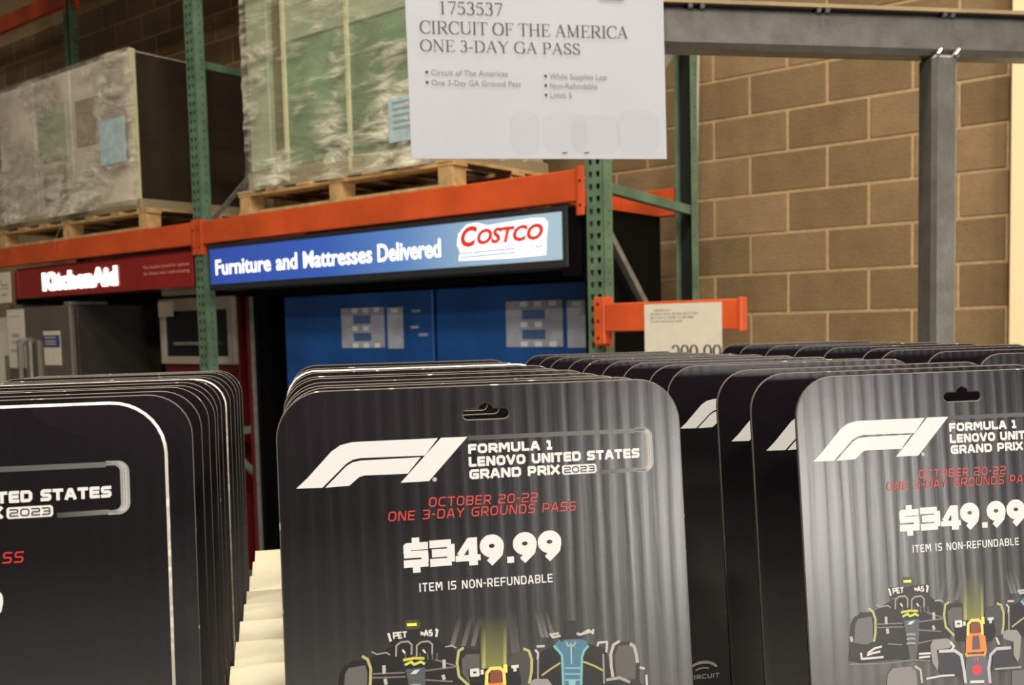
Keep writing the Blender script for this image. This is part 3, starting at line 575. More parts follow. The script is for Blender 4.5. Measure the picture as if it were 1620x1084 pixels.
mg = bpy.data.materials.new('backlit_blue_panel'); mg.use_nodes = True; nt = mg.node_tree; N = nt.nodes; L = nt.links; b = N['Principled BSDF']
tc = N.new('ShaderNodeTexCoord'); sp = N.new('ShaderNodeSeparateXYZ'); L.new(tc.outputs['Object'], sp.inputs[0]); mr = N.new('ShaderNodeMapRange'); L.new(sp.outputs['X'], mr.inputs[0]); mr.inputs[1].default_value = -2.68; mr.inputs[2].default_value = -.19
r = N.new('ShaderNodeValToRGB'); e = r.color_ramp.elements; e[0].color = (.028, .075, .42, 1); e[1].color = (.50, .66, .74, 1); e[1].position = .95; k = e.new(.40); k.color = (.04, .115, .50, 1); k = e.new(.62); k.color = (.12, .27, .60, 1); k = e.new(.80); k.color = (.36, .53, .68, 1)
L.new(mr.outputs[0], r.inputs[0]); L.new(r.outputs[0], b.inputs['Emission Color']); b.inputs['Emission Strength'].default_value = .82; b.inputs['Base Color'].default_value = (.02, .03, .05, 1); b.inputs['Roughness'].default_value = .3
v, f = box(-2.688, .0, 1.868, -.192, .006, 2.072); me('sign_face', v, f, mg, sg)
M['lit_white'] = mat('lit_white_print', (.95, .97, 1), .5, emit=1.0); M['lit_red'] = mat('lit_red_print', (.62, .03, .02), .5, emit=.35); M['lit_blue'] = mat('lit_blue_print', (.06, .15, .40), .5, emit=.4)
for s_, a_, b2_ in (('Furniture', -2.635, -2.135), ('and', -2.09, -1.915), ('Mattresses', -1.865, -1.345), ('Delivered', -1.305, -.885)): font_mesh('lettering_word', s_, a_, b2_, 1.923, .088, M['lit_white'], sg, off=.022, lift=.002)
def slab(name, pts, lift, m, par): return me(name, [(x, -lift, z) for x, z in pts], [tuple(range(len(pts)))], m, par)
slab('logo_panel', [(-.775, 1.896), (-.46, 1.890), (-.275, 1.893), (-.272, 1.955), (-.262, 2.03), (-.28, 2.052), (-.35, 2.056), (-.60, 2.045), (-.66, 2.062), (-.72, 2.058), (-.772, 2.02), (-.782, 1.97), (-.765, 1.94)], .002, M['lit_white'], sg)
font_mesh('logo_initial', 'C', -.758, -.655, 1.962, .088, M['lit_red'], sg, off=.05, shear=.25, lift=.004)
font_mesh('logo_lettering', 'OSTCO', -.66, -.285, 1.966, .066, M['lit_red'], sg, off=.05, shear=.25, lift=.004, slope=.0)
for z in (1.925, 1.907): slab('logo_line', [(-.765, z), (-.44, z+.004), (-.44, z+.010), (-.765, z+.006)], .004, M['lit_blue'], sg)
font_mesh('logo_suffix', '.COM', -.42, -.295, 1.910, .034, M['lit_blue'], sg, off=.0, shear=.2, lift=.004)
M['panel_grey'] = mat('grey_panel_graphic', (.30, .33, .40), .5, vary=(7, .25)); M['panel_dark'] = mat('dark_blue_graphic', (.05, .10, .24), .5); M['panel_hi'] = mat('white_dot_graphic', (.62, .66, .72), .5)
for (x0, x1, gx, dx, lb, lit) in ((-2.38, -1.205, -1.89, .0, 'left blue display panel with blurred grey block letters, under the blue sign', 0), (-1.18, -.10, -.722, .0, 'right blue display panel with blurred grey block letters, under the blue sign', 1)):
    pn = rthing('advertising_board', 0, .28, 0, lb, 'advertising board', 'blue panels in the kiosk')
    v, f = box(x0, 0, .4, x1, .06, 1.785, .004); me('panel_board', v, f, M['blue_panel'], pn)
    g = gx
    v, f = box(g, -.004, 1.485, g+.335, -.001, 1.705); lt = me('block_letter', v, f, M['panel_grey'], pn)
    for zc in (1.640, 1.545): v, f = box(g+.10, -.006, zc-.022, g+.235, -.0042, zc+.022); me('letter_counter', v, f, M['panel_dark'], lt)
    for zc, n in ((1.690, 3), (1.592, 2), (1.498, 3)):
        for i in range(n): v, f = box(g+.09+.085*i, -.0065, zc-.012, g+.13+.085*i, -.0045, zc+.012, .0); me('letter_dot', v, f, M['panel_hi'], lt)
    v, f = box(g+.36, -.004, 1.48, g+.475, -.001, 1.70); lt = me('block_letter', v, f, M['panel_grey'], pn)
    v, f = box(g+.39, -.0065, 1.672, g+.44, -.0042, 1.695); me('letter_dot', v, f, M['panel_hi'], lt)
    if not lit:
        for q in ((.54, 1.67, .60), (.53, 1.585, .585), (.585, 1.545, .65)): v, f = box(g+q[0], -.003, q[1], g+q[2], -.001, q[1]+.014); me('letter_dot', v, f, M['panel_grey'], pn)
# ------------------------------------------------------------------ steel display frame with the hanging sign
fm = thing('sign_stand', CD(0, 0, -1.6), CZ, 'grey square-tube steel frame standing behind the cards', 'sign stand')
def fbar(name, x0, y0, z0, x1, y1, z1, m=M['steel'], b=.007, par=fm): v, f = box(x0, y0, z0+1.6, x1, y1, z1+1.6, b); return me(name, v, f, m, par)
v, f = box(.0, 0, .4315+1.6, 1.70, .052, .4975+1.6, .009)
top = me('top_rail', v, f, M['steel'], fm); top.location = (.205, 1.512, 0); top.rotation_euler = (0, 0, -.028)
v, f = box(.0, -.004, .5005+1.6, 1.70, .06, .5065+1.6, .0); o = me('top_board', v, f, M['tan'], fm); o.location = (.205, 1.512, 0); o.rotation_euler = (0, 0, -.028)
v, f = box(.0, .004, .4972+1.6, 1.70, .05, .5008+1.6, .0); o = me('top_gap', v, f, M['hole'], fm); o.location = (.205, 1.512, 0); o.rotation_euler = (0, 0, -.028)
for x in (.415, .435, .635, .65, .862, .876, 1.08): v, f = cyl((x, -.005, .496+1.6), (x, .003, .496+1.6), .0042, 8); o = me('bolt', v, f, M['bolt'], fm); o.location = (.205, 1.512, 0); o.rotation_euler = (0, 0, -.028)
fbar('post', 1.046, 1.484, -1.6, 1.094, 1.532, .433)
fbar('post', 1.84, 1.468, -1.6, 1.888, 1.516, .433)
fbar('base_rail', 1.046, 1.532, -1.60, 1.094, 1.75, -1.55)
fbar('base_rail', .205, 1.60, -1.58, 1.50, 1.65, -1.53)
v, f = join(cyl((1.052, 1.482, .430+1.6), (1.058, 1.482, .438+1.6), .004, 8), cyl((1.083, 1.481, .428+1.6), (1.092, 1.481, .438+1.6), .005, 8)); me('weld', v, f, M['bolt'], fm)
hs = thing('price_sign', CD(.1862, 1.488, -1.6), CZ, 'white sign card for the three day pass, hung on the grey steel frame', 'sign')
hs.rotation_euler = (0, math.radians(-.55), CZ)
W_ = .405; v, f = box(0, 0, .2500+1.6, W_, .003, .502+1.6); sc_ = me('sign_card', v, f, M['paper'], hs)
DK = (.055, .052, .058, 1); o_ = .1862
def st(s, a, b_, zb, h, bold=1.0): ink_obj('sign_line', sf_text(s, a-o_, b_-o_, zb+1.6, h, bold), DK, hs, .0012, M['paper_ink'])
st('1753537', .2343, .3335, .4633, .0190, .95); st('CIRCUIT OF THE AMERICA', .2055, .5316, .4345, .0185, .95); st('ONE 3-DAY GA PASS', .2050, .4540, .4085, .0170, .95)
M['grey_print'] = mat('grey_small_print', (.26, .25, .27), .7)
for s, a, b_, zb in (('Circuit of The Americas', .2205, .338, .3737), ('One 3-Day GA Ground Pass', .2205, .3575, .3588), ('While Supplies Last', .4035, .496, .3712), ('Non-Refundable', .4035, .479, .3572), ('Limit 5', .4035, .438, .3428)):
    font_mesh('sign_small_print', s, a-o_, b_-o_, zb+1.6, .0085, M['grey_print'], hs, off=.0, lift=.001)
    ink_obj('sign_bullet', [([(a-o_-.0085, zb+1.6+.004), (a-o_-.0045, zb+1.6+.004)], .004)], DK, hs, .0012, M['paper_ink'])
for x in (.42, .455): ink_obj('sign_mark', [([(x-o_, .2585+1.6), (x-o_+.008, .2595+1.6)], .0016)], DK, hs, .0012, M['paper_ink'])
for cx, cz, rx, rz in ((.362, .289, .024, .033), (.425, .289, .036, .033), (.475, .287, .040, .031), (.545, .291, .036, .035)):
    pts = [(cx-o_+rx*math.copysign(abs(math.cos(a))**.6, math.cos(a)), cz+1.6+rz*math.copysign(abs(math.sin(a))**.6, math.sin(a))) for a in [k*PI/14 for k in range(28)]]
    me('sign_smudge', [(x, -.0006-cx*.0002, z) for x, z in pts], [tuple(range(28))], M['paper_ink'], hs, [(.40, .40, .40, .055)])
v, f = join(box(.06, -.0015, .494+1.6, .10, .022, .503+1.6), box(.30, -.0015, .494+1.6, .34, .022, .503+1.6)); me('sign_clip', v, f, M['steel'], hs)
# ------------------------------------------------------------------ shelf that carries the cards
sh = thing('card_shelf', CD(0, 0, -1.6), CZ, 'low black shelf deck under the rows of hang cards', 'shelf')
v, f = box(-.40, .33, 1.6-.345, 1.0, 1.30, 1.6-.3105, .004); me('shelf_deck', v, f, M['shelf'], sh)
for x in (-.38, .96):
    for y in (.35, 1.26): v, f = box(x, y, 0, x+.04, y+.04, 1.6-.345); me('leg', v, f, M['steel'], sh)
# ------------------------------------------------------------------ hang cards
CWD, CH, TH = .200, .280, .0022; LEAN = math.radians(6)
def rr_outline(w_, h, r, n=9):
    P_ = [(0, 0), (w_, 0)]
    for i in range(n+1): a = PI/2*i/n; P_.append((w_-r+r*math.cos(a), h-r+r*math.sin(a)))
    for i in range(n+1): a = PI/2+PI/2*i/n; P_.append((r+r*math.cos(a), h-r+r*math.sin(a)))
    return P_
def slot():
    cz = CH-.0142; P_ = [(.1035, cz+.0024), (.1030, cz+.0040), (.1000, cz+.0056), (.0970, cz+.0040), (.0965, cz+.0024)]
    for i in range(7): a = PI/2+PI*i/6; P_.append((.0910+.0024*math.cos(a), cz+.0024*math.sin(a)))
    for i in range(7): a = -PI/2+PI*i/6; P_.append((.1090+.0024*math.cos(a), cz+.0024*math.sin(a)))
    return P_
def board(parent, rim, em):
    return curve_mesh('card_board', [rr_outline(CWD, CH, .0225), slot()], TH/2, rim, lambda c: (c.x, TH/2-c.z, c.y), [M['card'], em, M['back'], M['rim'] if em is M['edge'] else em], parent,
                      lambda n: 0 if n > .95 else (2 if n < -.95 else (3 if n > .3 else 1)))
ART=[
 ('S',(0.26,0.28,0.09),0.7,0,[(93.2,111.0),(106.0,111.9),(104.7,137.6),(91.5,136.5)]),
 ('S',(0.6,0.6,0.25),0.6,0,[(93.7,117.4),(95.2,117.5),(94.1,136.7),(92.6,136.6)]),
 ('S',(0.6,0.6,0.25),0.6,0,[(103.9,116.6),(105.2,116.7),(104.2,137.6),(102.9,137.5)]),
 ('S',(0.25,0.24,0.24),0.5,0,[(81.9,110.1),(84.2,110.3),(79.6,124.3),(77.3,124.1)]),
 ('S',(0.25,0.24,0.24),0.5,0,[(87.3,110.5),(89.6,110.7),(85.0,124.7),(82.7,124.5)]),
 ('S',(0.25,0.24,0.24),0.5,0,[(91.9,110.8),(94.1,111.0),(89.5,125.1),(87.3,124.9)]),
 ('S',(0.3,0.3,0.3),0.5,0,[(119.2,110.8),(121.0,110.9),(124.1,124.2),(122.2,124.0)]),
 ('S',(0.3,0.3,0.3),0.5,0,[(121.4,111.0),(123.2,111.1),(126.3,124.4),(124.5,124.2)]),
 ('S',(0.3,0.3,0.3),0.5,0,[(124.4,111.2),(126.2,111.4),(129.3,124.6),(127.5,124.5)]),
 ('S',(0.2,0.2,0.2),0.4,0,[(106.7,109.0),(110.3,109.3),(111.5,130.9),(107.1,130.5)]),
 ('P',(0.006,0.006,0.007),0.93,0,[(38.1,127.2),(50.8,121.1),(70.4,120.4),(79.0,125.8),(83.2,131.0),(84.1,143.8),(71.5,157.0),(52.2,153.6),(29.4,153.4),(22.2,151.5),(24.7,132.3),(31.1,126.6)]),
 ('P',(0.006,0.006,0.007),1,0,[(25.6,130.8),(27.5,128.6),(35.4,126.9),(40.1,128.9),(39.6,144.5),(36.4,152.9),(22.6,150.8)]),
 ('P',(0.11,0.11,0.11),1.0,0,[(27.4,132.5),(29.2,129.9),(37.0,129.4),(37.7,133.4),(37.0,142.8),(33.5,144.0),(26.2,142.5)]),
 ('L',(0.4,0.4,0.16),1.0,1.3,[(35.6,125.0),(38.1,126.8),(39.4,131.2),(38.9,138.2),(37.7,142.8)]),
 ('P',(0.006,0.006,0.007),1.0,0,[(81.2,127.6),(83.5,126.2),(92.1,126.9),(91.9,142.9),(85.9,144.8),(81.3,138.8)]),
 ('P',(0.08,0.08,0.08),1.0,0,[(82.8,130.9),(85.2,128.7),(91.5,129.1),(91.5,142.1),(86.0,143.2),(82.8,137.3)]),
 ('L',(0.4,0.4,0.16),1.0,1.3,[(84.0,125.5),(81.5,126.8),(80.4,132.3),(81.1,138.8),(86.0,144.0)]),
 ('P',(0.006,0.006,0.007),1.0,0,[(47.6,115.0),(72.1,115.1),(72.6,120.9),(49.0,120.6)]),
 ('L',(0.6,0.6,0.58),1.0,1.1,[(48.3,115.4),(49.3,119.4)]),
 ('L',(0.6,0.6,0.58),1.0,1.1,[(70.7,115.6),(71.6,116.1),(70.9,119.2)]),
 ('L',(0.6,0.6,0.58),1.0,0.75,[(50.9,118.4),(50.7,115.6),(52.6,115.6),(52.5,116.9),(50.8,117.0)]),
 ('L',(0.6,0.6,0.58),1.0,0.75,[(54.5,115.6),(53.1,115.6),(53.1,118.2),(54.7,118.1)]),
 ('L',(0.6,0.6,0.58),1.0,0.75,[(53.2,116.9),(54.4,116.9)]),
 ('L',(0.6,0.6,0.58),1.0,0.75,[(55.0,115.6),(57.0,115.6)]),
 ('L',(0.6,0.6,0.58),1.0,0.75,[(56.0,115.6),(56.0,118.2)]),
 ('L',(0.6,0.6,0.58),1.0,0.75,[(63.5,116.2),(65.2,117.2),(63.4,117.4)]),
 ('L',(0.6,0.6,0.58),1.0,0.75,[(65.2,118.3),(66.2,115.7),(67.1,118.3)]),
 ('L',(0.6,0.6,0.58),1.0,0.75,[(65.6,117.4),(66.8,117.5)]),
 ('L',(0.6,0.6,0.58),1.0,0.75,[(69.1,115.8),(67.8,116.0),(67.8,117.0),(69.0,117.1),(68.9,118.2),(67.5,118.3)]),
 ('P',(0.05,0.055,0.01),1.0,0,[(56.3,110.9),(57.7,110.0),(62.1,110.3),(63.8,111.9),(63.2,114.8),(56.5,114.6)]),
 ('P',(0.75,0.8,0.12),1.0,0,[(57.2,111.7),(61.8,111.8),(61.9,113.2),(57.3,113.0)]),
 ('L',(0.3,0.28,0.24),1.0,0.8,[(51.4,126.7),(51.8,121.6),(53.9,120.2),(57.5,120.1),(59.1,121.8),(58.8,126.5)]),
 ('L',(0.6,0.6,0.58),1.0,0.9,[(54.6,123.8),(55.8,125.5)]),
 ('L',(0.3,0.28,0.24),1.0,0.8,[(61.2,127.5),(61.5,122.4),(63.6,121.0),(67.2,120.9),(68.9,122.6),(68.6,127.4)]),
 ('L',(0.6,0.6,0.58),1.0,0.9,[(64.3,124.6),(65.5,126.3)]),
 ('L',(0.13,0.12,0.11),1.0,0.5,[(55.8,125.5),(55.9,128.7)]),
 ('L',(0.13,0.12,0.11),1.0,0.5,[(62.9,126.1),(63.0,129.3)]),
 ('L',(0.13,0.12,0.11),1.0,0.5,[(66.4,126.4),(66.6,129.6)]),
 ('L',(0.13,0.12,0.11),1.0,0.5,[(68.6,126.6),(68.8,129.8)]),
 ('L',(0.13,0.12,0.11),1.0,0.5,[(70.9,126.8),(71.0,129.9)]),
 ('L',(0.5,0.5,0.08),1.0,1.3,[(54.7,128.7),(60.0,128.2),(64.9,128.8)]),
 ('L',(0.55,0.58,0.1),1.0,1.2,[(55.4,131.0),(58.6,129.8),(59.8,131.2),(63.0,130.2),(65.0,131.4)]),
 ('P',(0.07,0.08,0.09),1.0,0,[(55.7,133.0),(65.1,133.0),(64.7,142.1),(61.9,154.5),(58.3,154.1),(57.6,144.6)]),
 ('P',(0.5,0.6,0.6),1.0,0,[(57.8,135.5),(59.7,133.9),(62.7,133.7),(60.6,135.6)]),
 ('L',(0.3,0.3,0.3),1.0,0.9,[(57.2,141.0),(59.2,140.6),(62.6,141.2)]),
 ('L',(0.3,0.3,0.3),1.0,0.9,[(57.1,143.4),(59.1,142.9),(62.4,143.5)]),
 ('L',(0.3,0.3,0.3),1.0,0.9,[(56.9,145.7),(58.9,145.3),(62.3,145.9)]),
 ('L',(0.17,0.15,0.13),1.0,0.7,[(39.4,133.7),(55.2,134.5)]),
 ('L',(0.17,0.15,0.13),1.0,0.7,[(39.7,135.5),(55.5,136.5)]),
 ('L',(0.17,0.15,0.13),1.0,0.7,[(65.0,134.6),(80.3,134.1)]),
 ('L',(0.17,0.15,0.13),1.0,0.7,[(64.7,138.9),(78.0,140.9)]),
 ('L',(0.17,0.15,0.13),1.0,0.7,[(45.7,144.7),(54.4,145.9)]),
 ('L',(0.17,0.15,0.13),1.0,0.7,[(63.8,146.0),(72.3,145.1)]),
 ('L',(0.17,0.15,0.13),1.0,0.7,[(69.8,129.8),(80.3,133.9)]),
 ('L',(0.42,0.42,0.4),1.0,1.6,[(45.6,130.2),(45.5,134.1)]),
 ('L',(0.42,0.42,0.4),1.0,1.6,[(45.9,136.5),(46.2,139.3)]),
 ('L',(0.42,0.42,0.4),1.0,1.6,[(74.2,130.2),(74.1,134.2)]),
 ('L',(0.42,0.42,0.4),1.0,1.6,[(73.3,137.3),(74.0,139.7)]),
 ('L',(0.42,0.42,0.4),1.0,1.6,[(24.4,138.9),(24.9,141.7)]),
 ('L',(0.6,0.6,0.58),1.0,1.1,[(29.7,147.9),(30.0,151.2),(42.8,151.4)]),
 ('L',(0.6,0.6,0.58),1.0,1.1,[(33.1,149.6),(36.7,148.7),(41.1,148.3)]),
 ('L',(0.6,0.6,0.58),1.0,1.1,[(33.6,148.5),(37.7,146.4),(42.1,145.7)]),
 ('L',(0.6,0.6,0.58),1.0,1.1,[(63.8,151.7),(71.0,152.0)]),
 ('L',(0.6,0.6,0.58),1.0,1.1,[(63.7,153.7),(70.4,153.7)]),
 ('L',(0.15,0.15,0.15),1.0,0.8,[(22.5,153.3),(45.0,154.9),(60.1,154.5),(70.7,156.1)]),
 ('L',(0.6,0.6,0.58),0.5,0.6,[(40.0,123.4),(42.6,124.8),(47.0,124.4),(48.7,125.7)]),
 ('L',(0.6,0.6,0.58),0.6,0.6,[(75.1,124.3),(78.3,124.0),(80.4,125.2)]),
 ('P',(0.006,0.006,0.007),0.88,0,[(119.6,131.7),(124.9,130.0),(131.1,127.7),(144.6,128.9),(155.1,132.0),(157.4,146.8),(165.1,147.6),(174.9,152.5),(112.3,146.3),(117.2,137.2)]),
 ('P',(0.045,0.045,0.042),1.0,0,[(105.6,132.5),(107.9,130.2),(113.1,129.6),(116.3,131.4),(116.7,138.6),(115.2,146.6),(104.2,145.5)]),
 ('L',(0.4,0.4,0.16),1.0,1.3,[(113.1,128.6),(115.9,129.9),(117.1,134.3),(116.7,140.0),(115.3,145.6)]),
 ('P',(0.006,0.006,0.007),1.0,0,[(157.3,133.7),(160.6,129.6),(167.6,130.1),(170.9,133.5),(172.1,140.2),(171.5,151.1),(163.4,151.4),(157.4,146.8)]),
 ('P',(0.075,0.072,0.065),1.0,0,[(159.1,136.8),(161.3,131.5),(167.1,131.7),(169.3,134.1),(170.1,141.5),(169.3,148.7),(159.7,147.8)]),
 ('L',(0.4,0.38,0.34),1.0,1.5,[(162.2,129.2),(158.9,130.9),(157.3,135.2),(157.2,141.0),(157.8,146.5)]),
 ('L',(0.35,0.34,0.32),1.0,1.7,[(167.4,131.0),(169.6,132.6),(170.5,136.4),(170.9,140.8)]),
 ('P',(0.05,0.16,0.25),1.0,0,[(128.9,127.8),(131.1,125.9),(133.4,125.7),(142.4,126.4),(145.0,127.8),(145.8,130.5),(143.5,133.2),(142.5,138.1),(141.5,149.2),(132.4,148.3),(132.6,135.8),(131.6,132.8),(128.8,130.4)]),
 ('L',(0.16,0.4,0.42),1.0,1.2,[(128.4,128.5),(130.5,130.9),(132.4,133.6),(132.3,148.3)]),
 ('L',(0.16,0.4,0.42),1.0,1.2,[(146.1,130.1),(143.7,132.4),(142.5,135.2),(141.3,149.2)]),
 ('L',(0.3,0.45,0.5),1.0,0.7,[(137.2,128.2),(137.0,138.3)]),
 ('L',(0.2,0.4,0.48),1.0,0.7,[(133.5,139.8),(141.4,140.6)]),
 ('L',(0.2,0.4,0.48),1.0,0.7,[(133.3,142.7),(141.2,143.5)]),
 ('L',(0.2,0.4,0.48),1.0,0.7,[(133.2,145.6),(141.1,146.3)]),
 ('P',(0.2,0.45,0.5),1.0,0,[(135.0,146.0),(138.8,146.3),(138.3,148.9),(135.3,148.6)]),
 ('P',(0.006,0.006,0.007),1.0,0,[(134.7,118.2),(136.1,117.3),(139.7,117.4),(140.7,118.7),(140.6,125.6),(143.2,126.6),(134.1,126.1),(132.2,127.1),(131.2,124.8),(134.3,123.6)]),
 ('L',(0.3,0.3,0.28),1.0,1.0,[(134.8,127.3),(135.5,129.2),(138.5,129.4),(139.7,127.6)]),
 ('L',(0.45,0.45,0.42),1.0,1.1,[(126.8,122.4),(128.2,124.5),(132.1,124.0)]),
 ('L',(0.45,0.45,0.42),1.0,1.1,[(140.3,123.6),(142.5,124.4),(146.4,122.5),(148.6,124.3),(148.9,122.2)]),
 ('L',(0.45,0.45,0.42),1.0,1.1,[(127.9,122.9),(131.3,122.8)]),
 ('L',(0.45,0.45,0.42),1.0,1.1,[(141.0,124.4),(147.9,123.4)]),
 ('L',(0.45,0.45,0.42),1.0,1.1,[(150.6,130.9),(151.1,129.1),(156.0,129.1)]),
 ('L',(0.45,0.45,0.42),1.0,1.1,[(119.8,128.1),(123.9,128.3)]),
 ('L',(0.45,0.45,0.42),1.0,1.1,[(119.0,129.6),(120.4,131.4),(120.0,134.6)]),
 ('L',(0.45,0.45,0.42),1.0,1.1,[(155.7,129.2),(155.0,134.2)]),
 ('L',(0.45,0.45,0.42),1.0,1.1,[(171.9,143.1),(174.6,144.1)]),
 ('L',(0.45,0.45,0.42),1.0,1.1,[(175.2,147.1),(175.2,152.3)]),
 ('L',(0.4,0.35,0.12),1.0,0.9,[(121.7,142.3),(126.0,139.8),(131.3,137.1)]),
 ('L',(0.4,0.35,0.12),1.0,0.9,[(143.0,137.6),(148.6,140.2),(153.0,142.9)]),
 ('L',(0.25,0.24,0.22),1.0,0.9,[(153.4,134.8),(153.1,149.3)]),
 ('L',(0.25,0.24,0.22),1.0,0.9,[(120.3,133.9),(119.5,146.0)]),
 ('L',(0.3,0.3,0.28),1.0,1.4,[(154.3,147.6),(161.3,147.2),(166.5,149.9)]),
 ('P',(0.006,0.006,0.007),0.75,0,[(85.6,136.0),(110.3,136.5),(111.6,144.7),(108.5,149.2),(86.6,147.2)]),
 ('L',(0.6,0.6,0.58),1.0,1.5,[(87.2,136.5),(90.3,136.5),(90.4,138.9),(87.2,138.9),(87.2,136.5)]),
 ('L',(0.6,0.6,0.58),1.0,1.5,[(92.4,136.7),(92.4,139.0)]),
 ('L',(0.6,0.6,0.58),1.0,1.5,[(106.8,136.7),(110.5,136.7)]),
 ('L',(0.6,0.6,0.58),1.0,1.5,[(108.6,136.7),(108.5,139.1)]),
 ('L',(0.8,0.85,0.1),1.0,1.9,[(103.9,135.3),(103.8,139.2)]),
 ('P',(0.8,0.22,0.03),1.0,0,[(92.9,145.8),(94.7,143.2),(102.4,143.4),(104.8,146.1),(105.2,154.1),(92.1,153.7)]),
 ('P',(0.2,0.05,0.02),1.0,0,[(96.2,138.5),(97.8,137.2),(100.6,137.4),(101.8,139.0),(101.7,143.8),(95.8,143.7)]),
 ('P',(0.12,0.06,0.09),1.0,0,[(96.8,145.0),(100.9,145.0),(101.3,152.6),(96.1,152.5)]),
 ('L',(0.85,0.62,0.15),1.0,1.6,[(94.1,144.7),(94.7,138.4),(96.7,136.5),(101.1,136.7),(103.0,138.4),(103.1,144.9)]),
 ('L',(0.85,0.3,0.06),1.0,1.4,[(92.1,153.7),(92.6,155.4),(103.4,156.0),(104.6,154.1)]),
 ('P',(0.1,0.105,0.13),1.0,0,[(92.4,155.8),(105.2,156.2),(105.5,171.4),(105.3,174.6),(89.4,173.0),(90.1,169.9)]),
 ('P',(0.02,0.02,0.03),1.0,0,[(74.5,152.5),(88.0,153.4),(89.8,160.3),(88.9,166.6),(76.4,164.6),(73.3,157.1)]),
 ('P',(0.02,0.02,0.03),1.0,0,[(109.1,154.1),(123.0,154.6),(123.6,158.7),(116.5,166.1),(107.3,165.2)]),
 ('P',(0.25,0.25,0.25),1.0,0,[(70.8,148.2),(72.8,144.8),(81.4,144.8),(84.4,147.4),(82.8,150.1),(74.7,150.5),(75.1,157.3),(74.4,161.6),(71.5,157.0)]),
 ('P',(0.25,0.25,0.25),1.0,0,[(115.3,145.0),(118.1,143.6),(124.6,144.2),(127.0,147.7),(125.4,158.8),(123.8,161.9),(121.8,157.7),(121.9,150.4),(116.0,148.3)]),
 ('L',(0.5,0.5,0.52),1.0,1.7,[(75.9,151.4),(85.4,151.9),(89.3,154.7),(90.3,161.9),(91.0,170.0)]),
 ('L',(0.45,0.45,0.5),1.0,1.7,[(120.2,153.5),(111.0,153.3),(107.2,156.3),(105.6,163.4),(106.0,171.5)]),
 ('L',(0.6,0.6,0.58),1.0,1.2,[(83.0,146.9),(85.1,149.5),(83.6,151.3)]),
 ('L',(0.6,0.6,0.58),1.0,1.2,[(111.4,147.1),(113.0,151.2)]),
 ('L',(0.6,0.6,0.58),1.0,1.0,[(67.4,165.3),(76.4,164.6),(84.5,165.0)]),
 ('L',(0.3,0.3,0.3),1.0,1.0,[(109.3,164.2),(126.0,164.6)]),
 ('P',(0.6,0.03,0.05),1,0,[(101.4,163.8),(100.9,165.2),(99.7,166.1),(98.1,166.4),(96.6,165.8),(95.5,164.7),(95.2,163.2),(95.7,161.8),(96.9,160.9),(98.5,160.6),(100.0,161.2),(101.1,162.3)]),
 ('L',(0.6,0.6,0.58),1.0,1.5,[(93.7,169.6),(102.4,170.2)]),
 ('L',(0.6,0.1,0.1),1.0,0.6,[(97.4,156.6),(97.2,158.6)]),
 ('L',(0.6,0.1,0.1),1.0,0.6,[(99.2,156.8),(99.1,158.8)]),
 ('P',(0.2,0.2,0.2),1.0,0,[(43.4,166.8),(44.6,160.7),(47.5,157.8),(58.1,157.7),(61.4,160.7),(61.8,168.7)]),
 ('L',(0.4,0.4,0.38),1.0,1.3,[(60.7,157.9),(64.2,160.2),(64.6,167.4)]),
 ('P',(0.12,0.12,0.12),1,0,[(120.0,166.0),(150.0,167.0),(152.0,185.0),(118.0,185.0)]),
]
LOGO= [[(8.3, 45.2), (13.4, 40.8), (25.2, 28.7), (29.5, 26.0), (34.5, 24.9), (39.1, 24.8), (75.9, 24.9), (69.2, 32.9), (38.8, 32.5), (35.0, 33.1), (31.8, 34.9), (20.4, 45.4)], [(21.7, 45.5), (31.8, 36.0), (34.9, 34.3), (38.8, 33.7), (67.2, 33.6), (60.6, 41.1), (40.0, 40.8), (37.7, 41.4), (32.9, 45.2)], [(77.4, 24.8), (90.4, 24.9), (70.7, 45.2), (57.1, 45.2)]]
def mm(p): return (p[0]/1000, CH-p[1]/1000)
def logo_mesh(parent):
    V, Fc = [], []
    for pl in LOGO:
        n = len(V); V += [(mm(p)[0], -.00006, mm(p)[1]) for p in pl]; Fc.append(tuple(range(n, n+len(pl))))
    n = len(V); V += [(.0735+.0011*math.cos(k*PI/5), -.00006, CH-.0446+.0011*math.sin(k*PI/5)) for k in range(10)]; Fc.append(tuple(range(n, n+10)))
    return me('logo_print', V, Fc, M['ink'], parent, [INK['white']]*(len(Fc)-1)+[(.4, .4, .4, 1)])
def venue_mark(parent):
    P_ = [([(.0165+.011*math.cos(math.radians(a)), .0605+.0065*math.sin(math.radians(a))) for a in range(165, 20, -18)], [.0008, .0012, .0017, .002, .0022, .0022, .002, .0018, .0014]),
          ([(.0165+.007*math.cos(math.radians(a)), .0600+.003*math.sin(math.radians(a))) for a in range(150, 30, -24)], .0010)] + sq_text('CIRCUIT', .005, .0285, .0585, .0032, .0007, shear=.1)
    return ink_obj('venue_mark', P_, (.72, .70, .62, 1), parent, .00006)
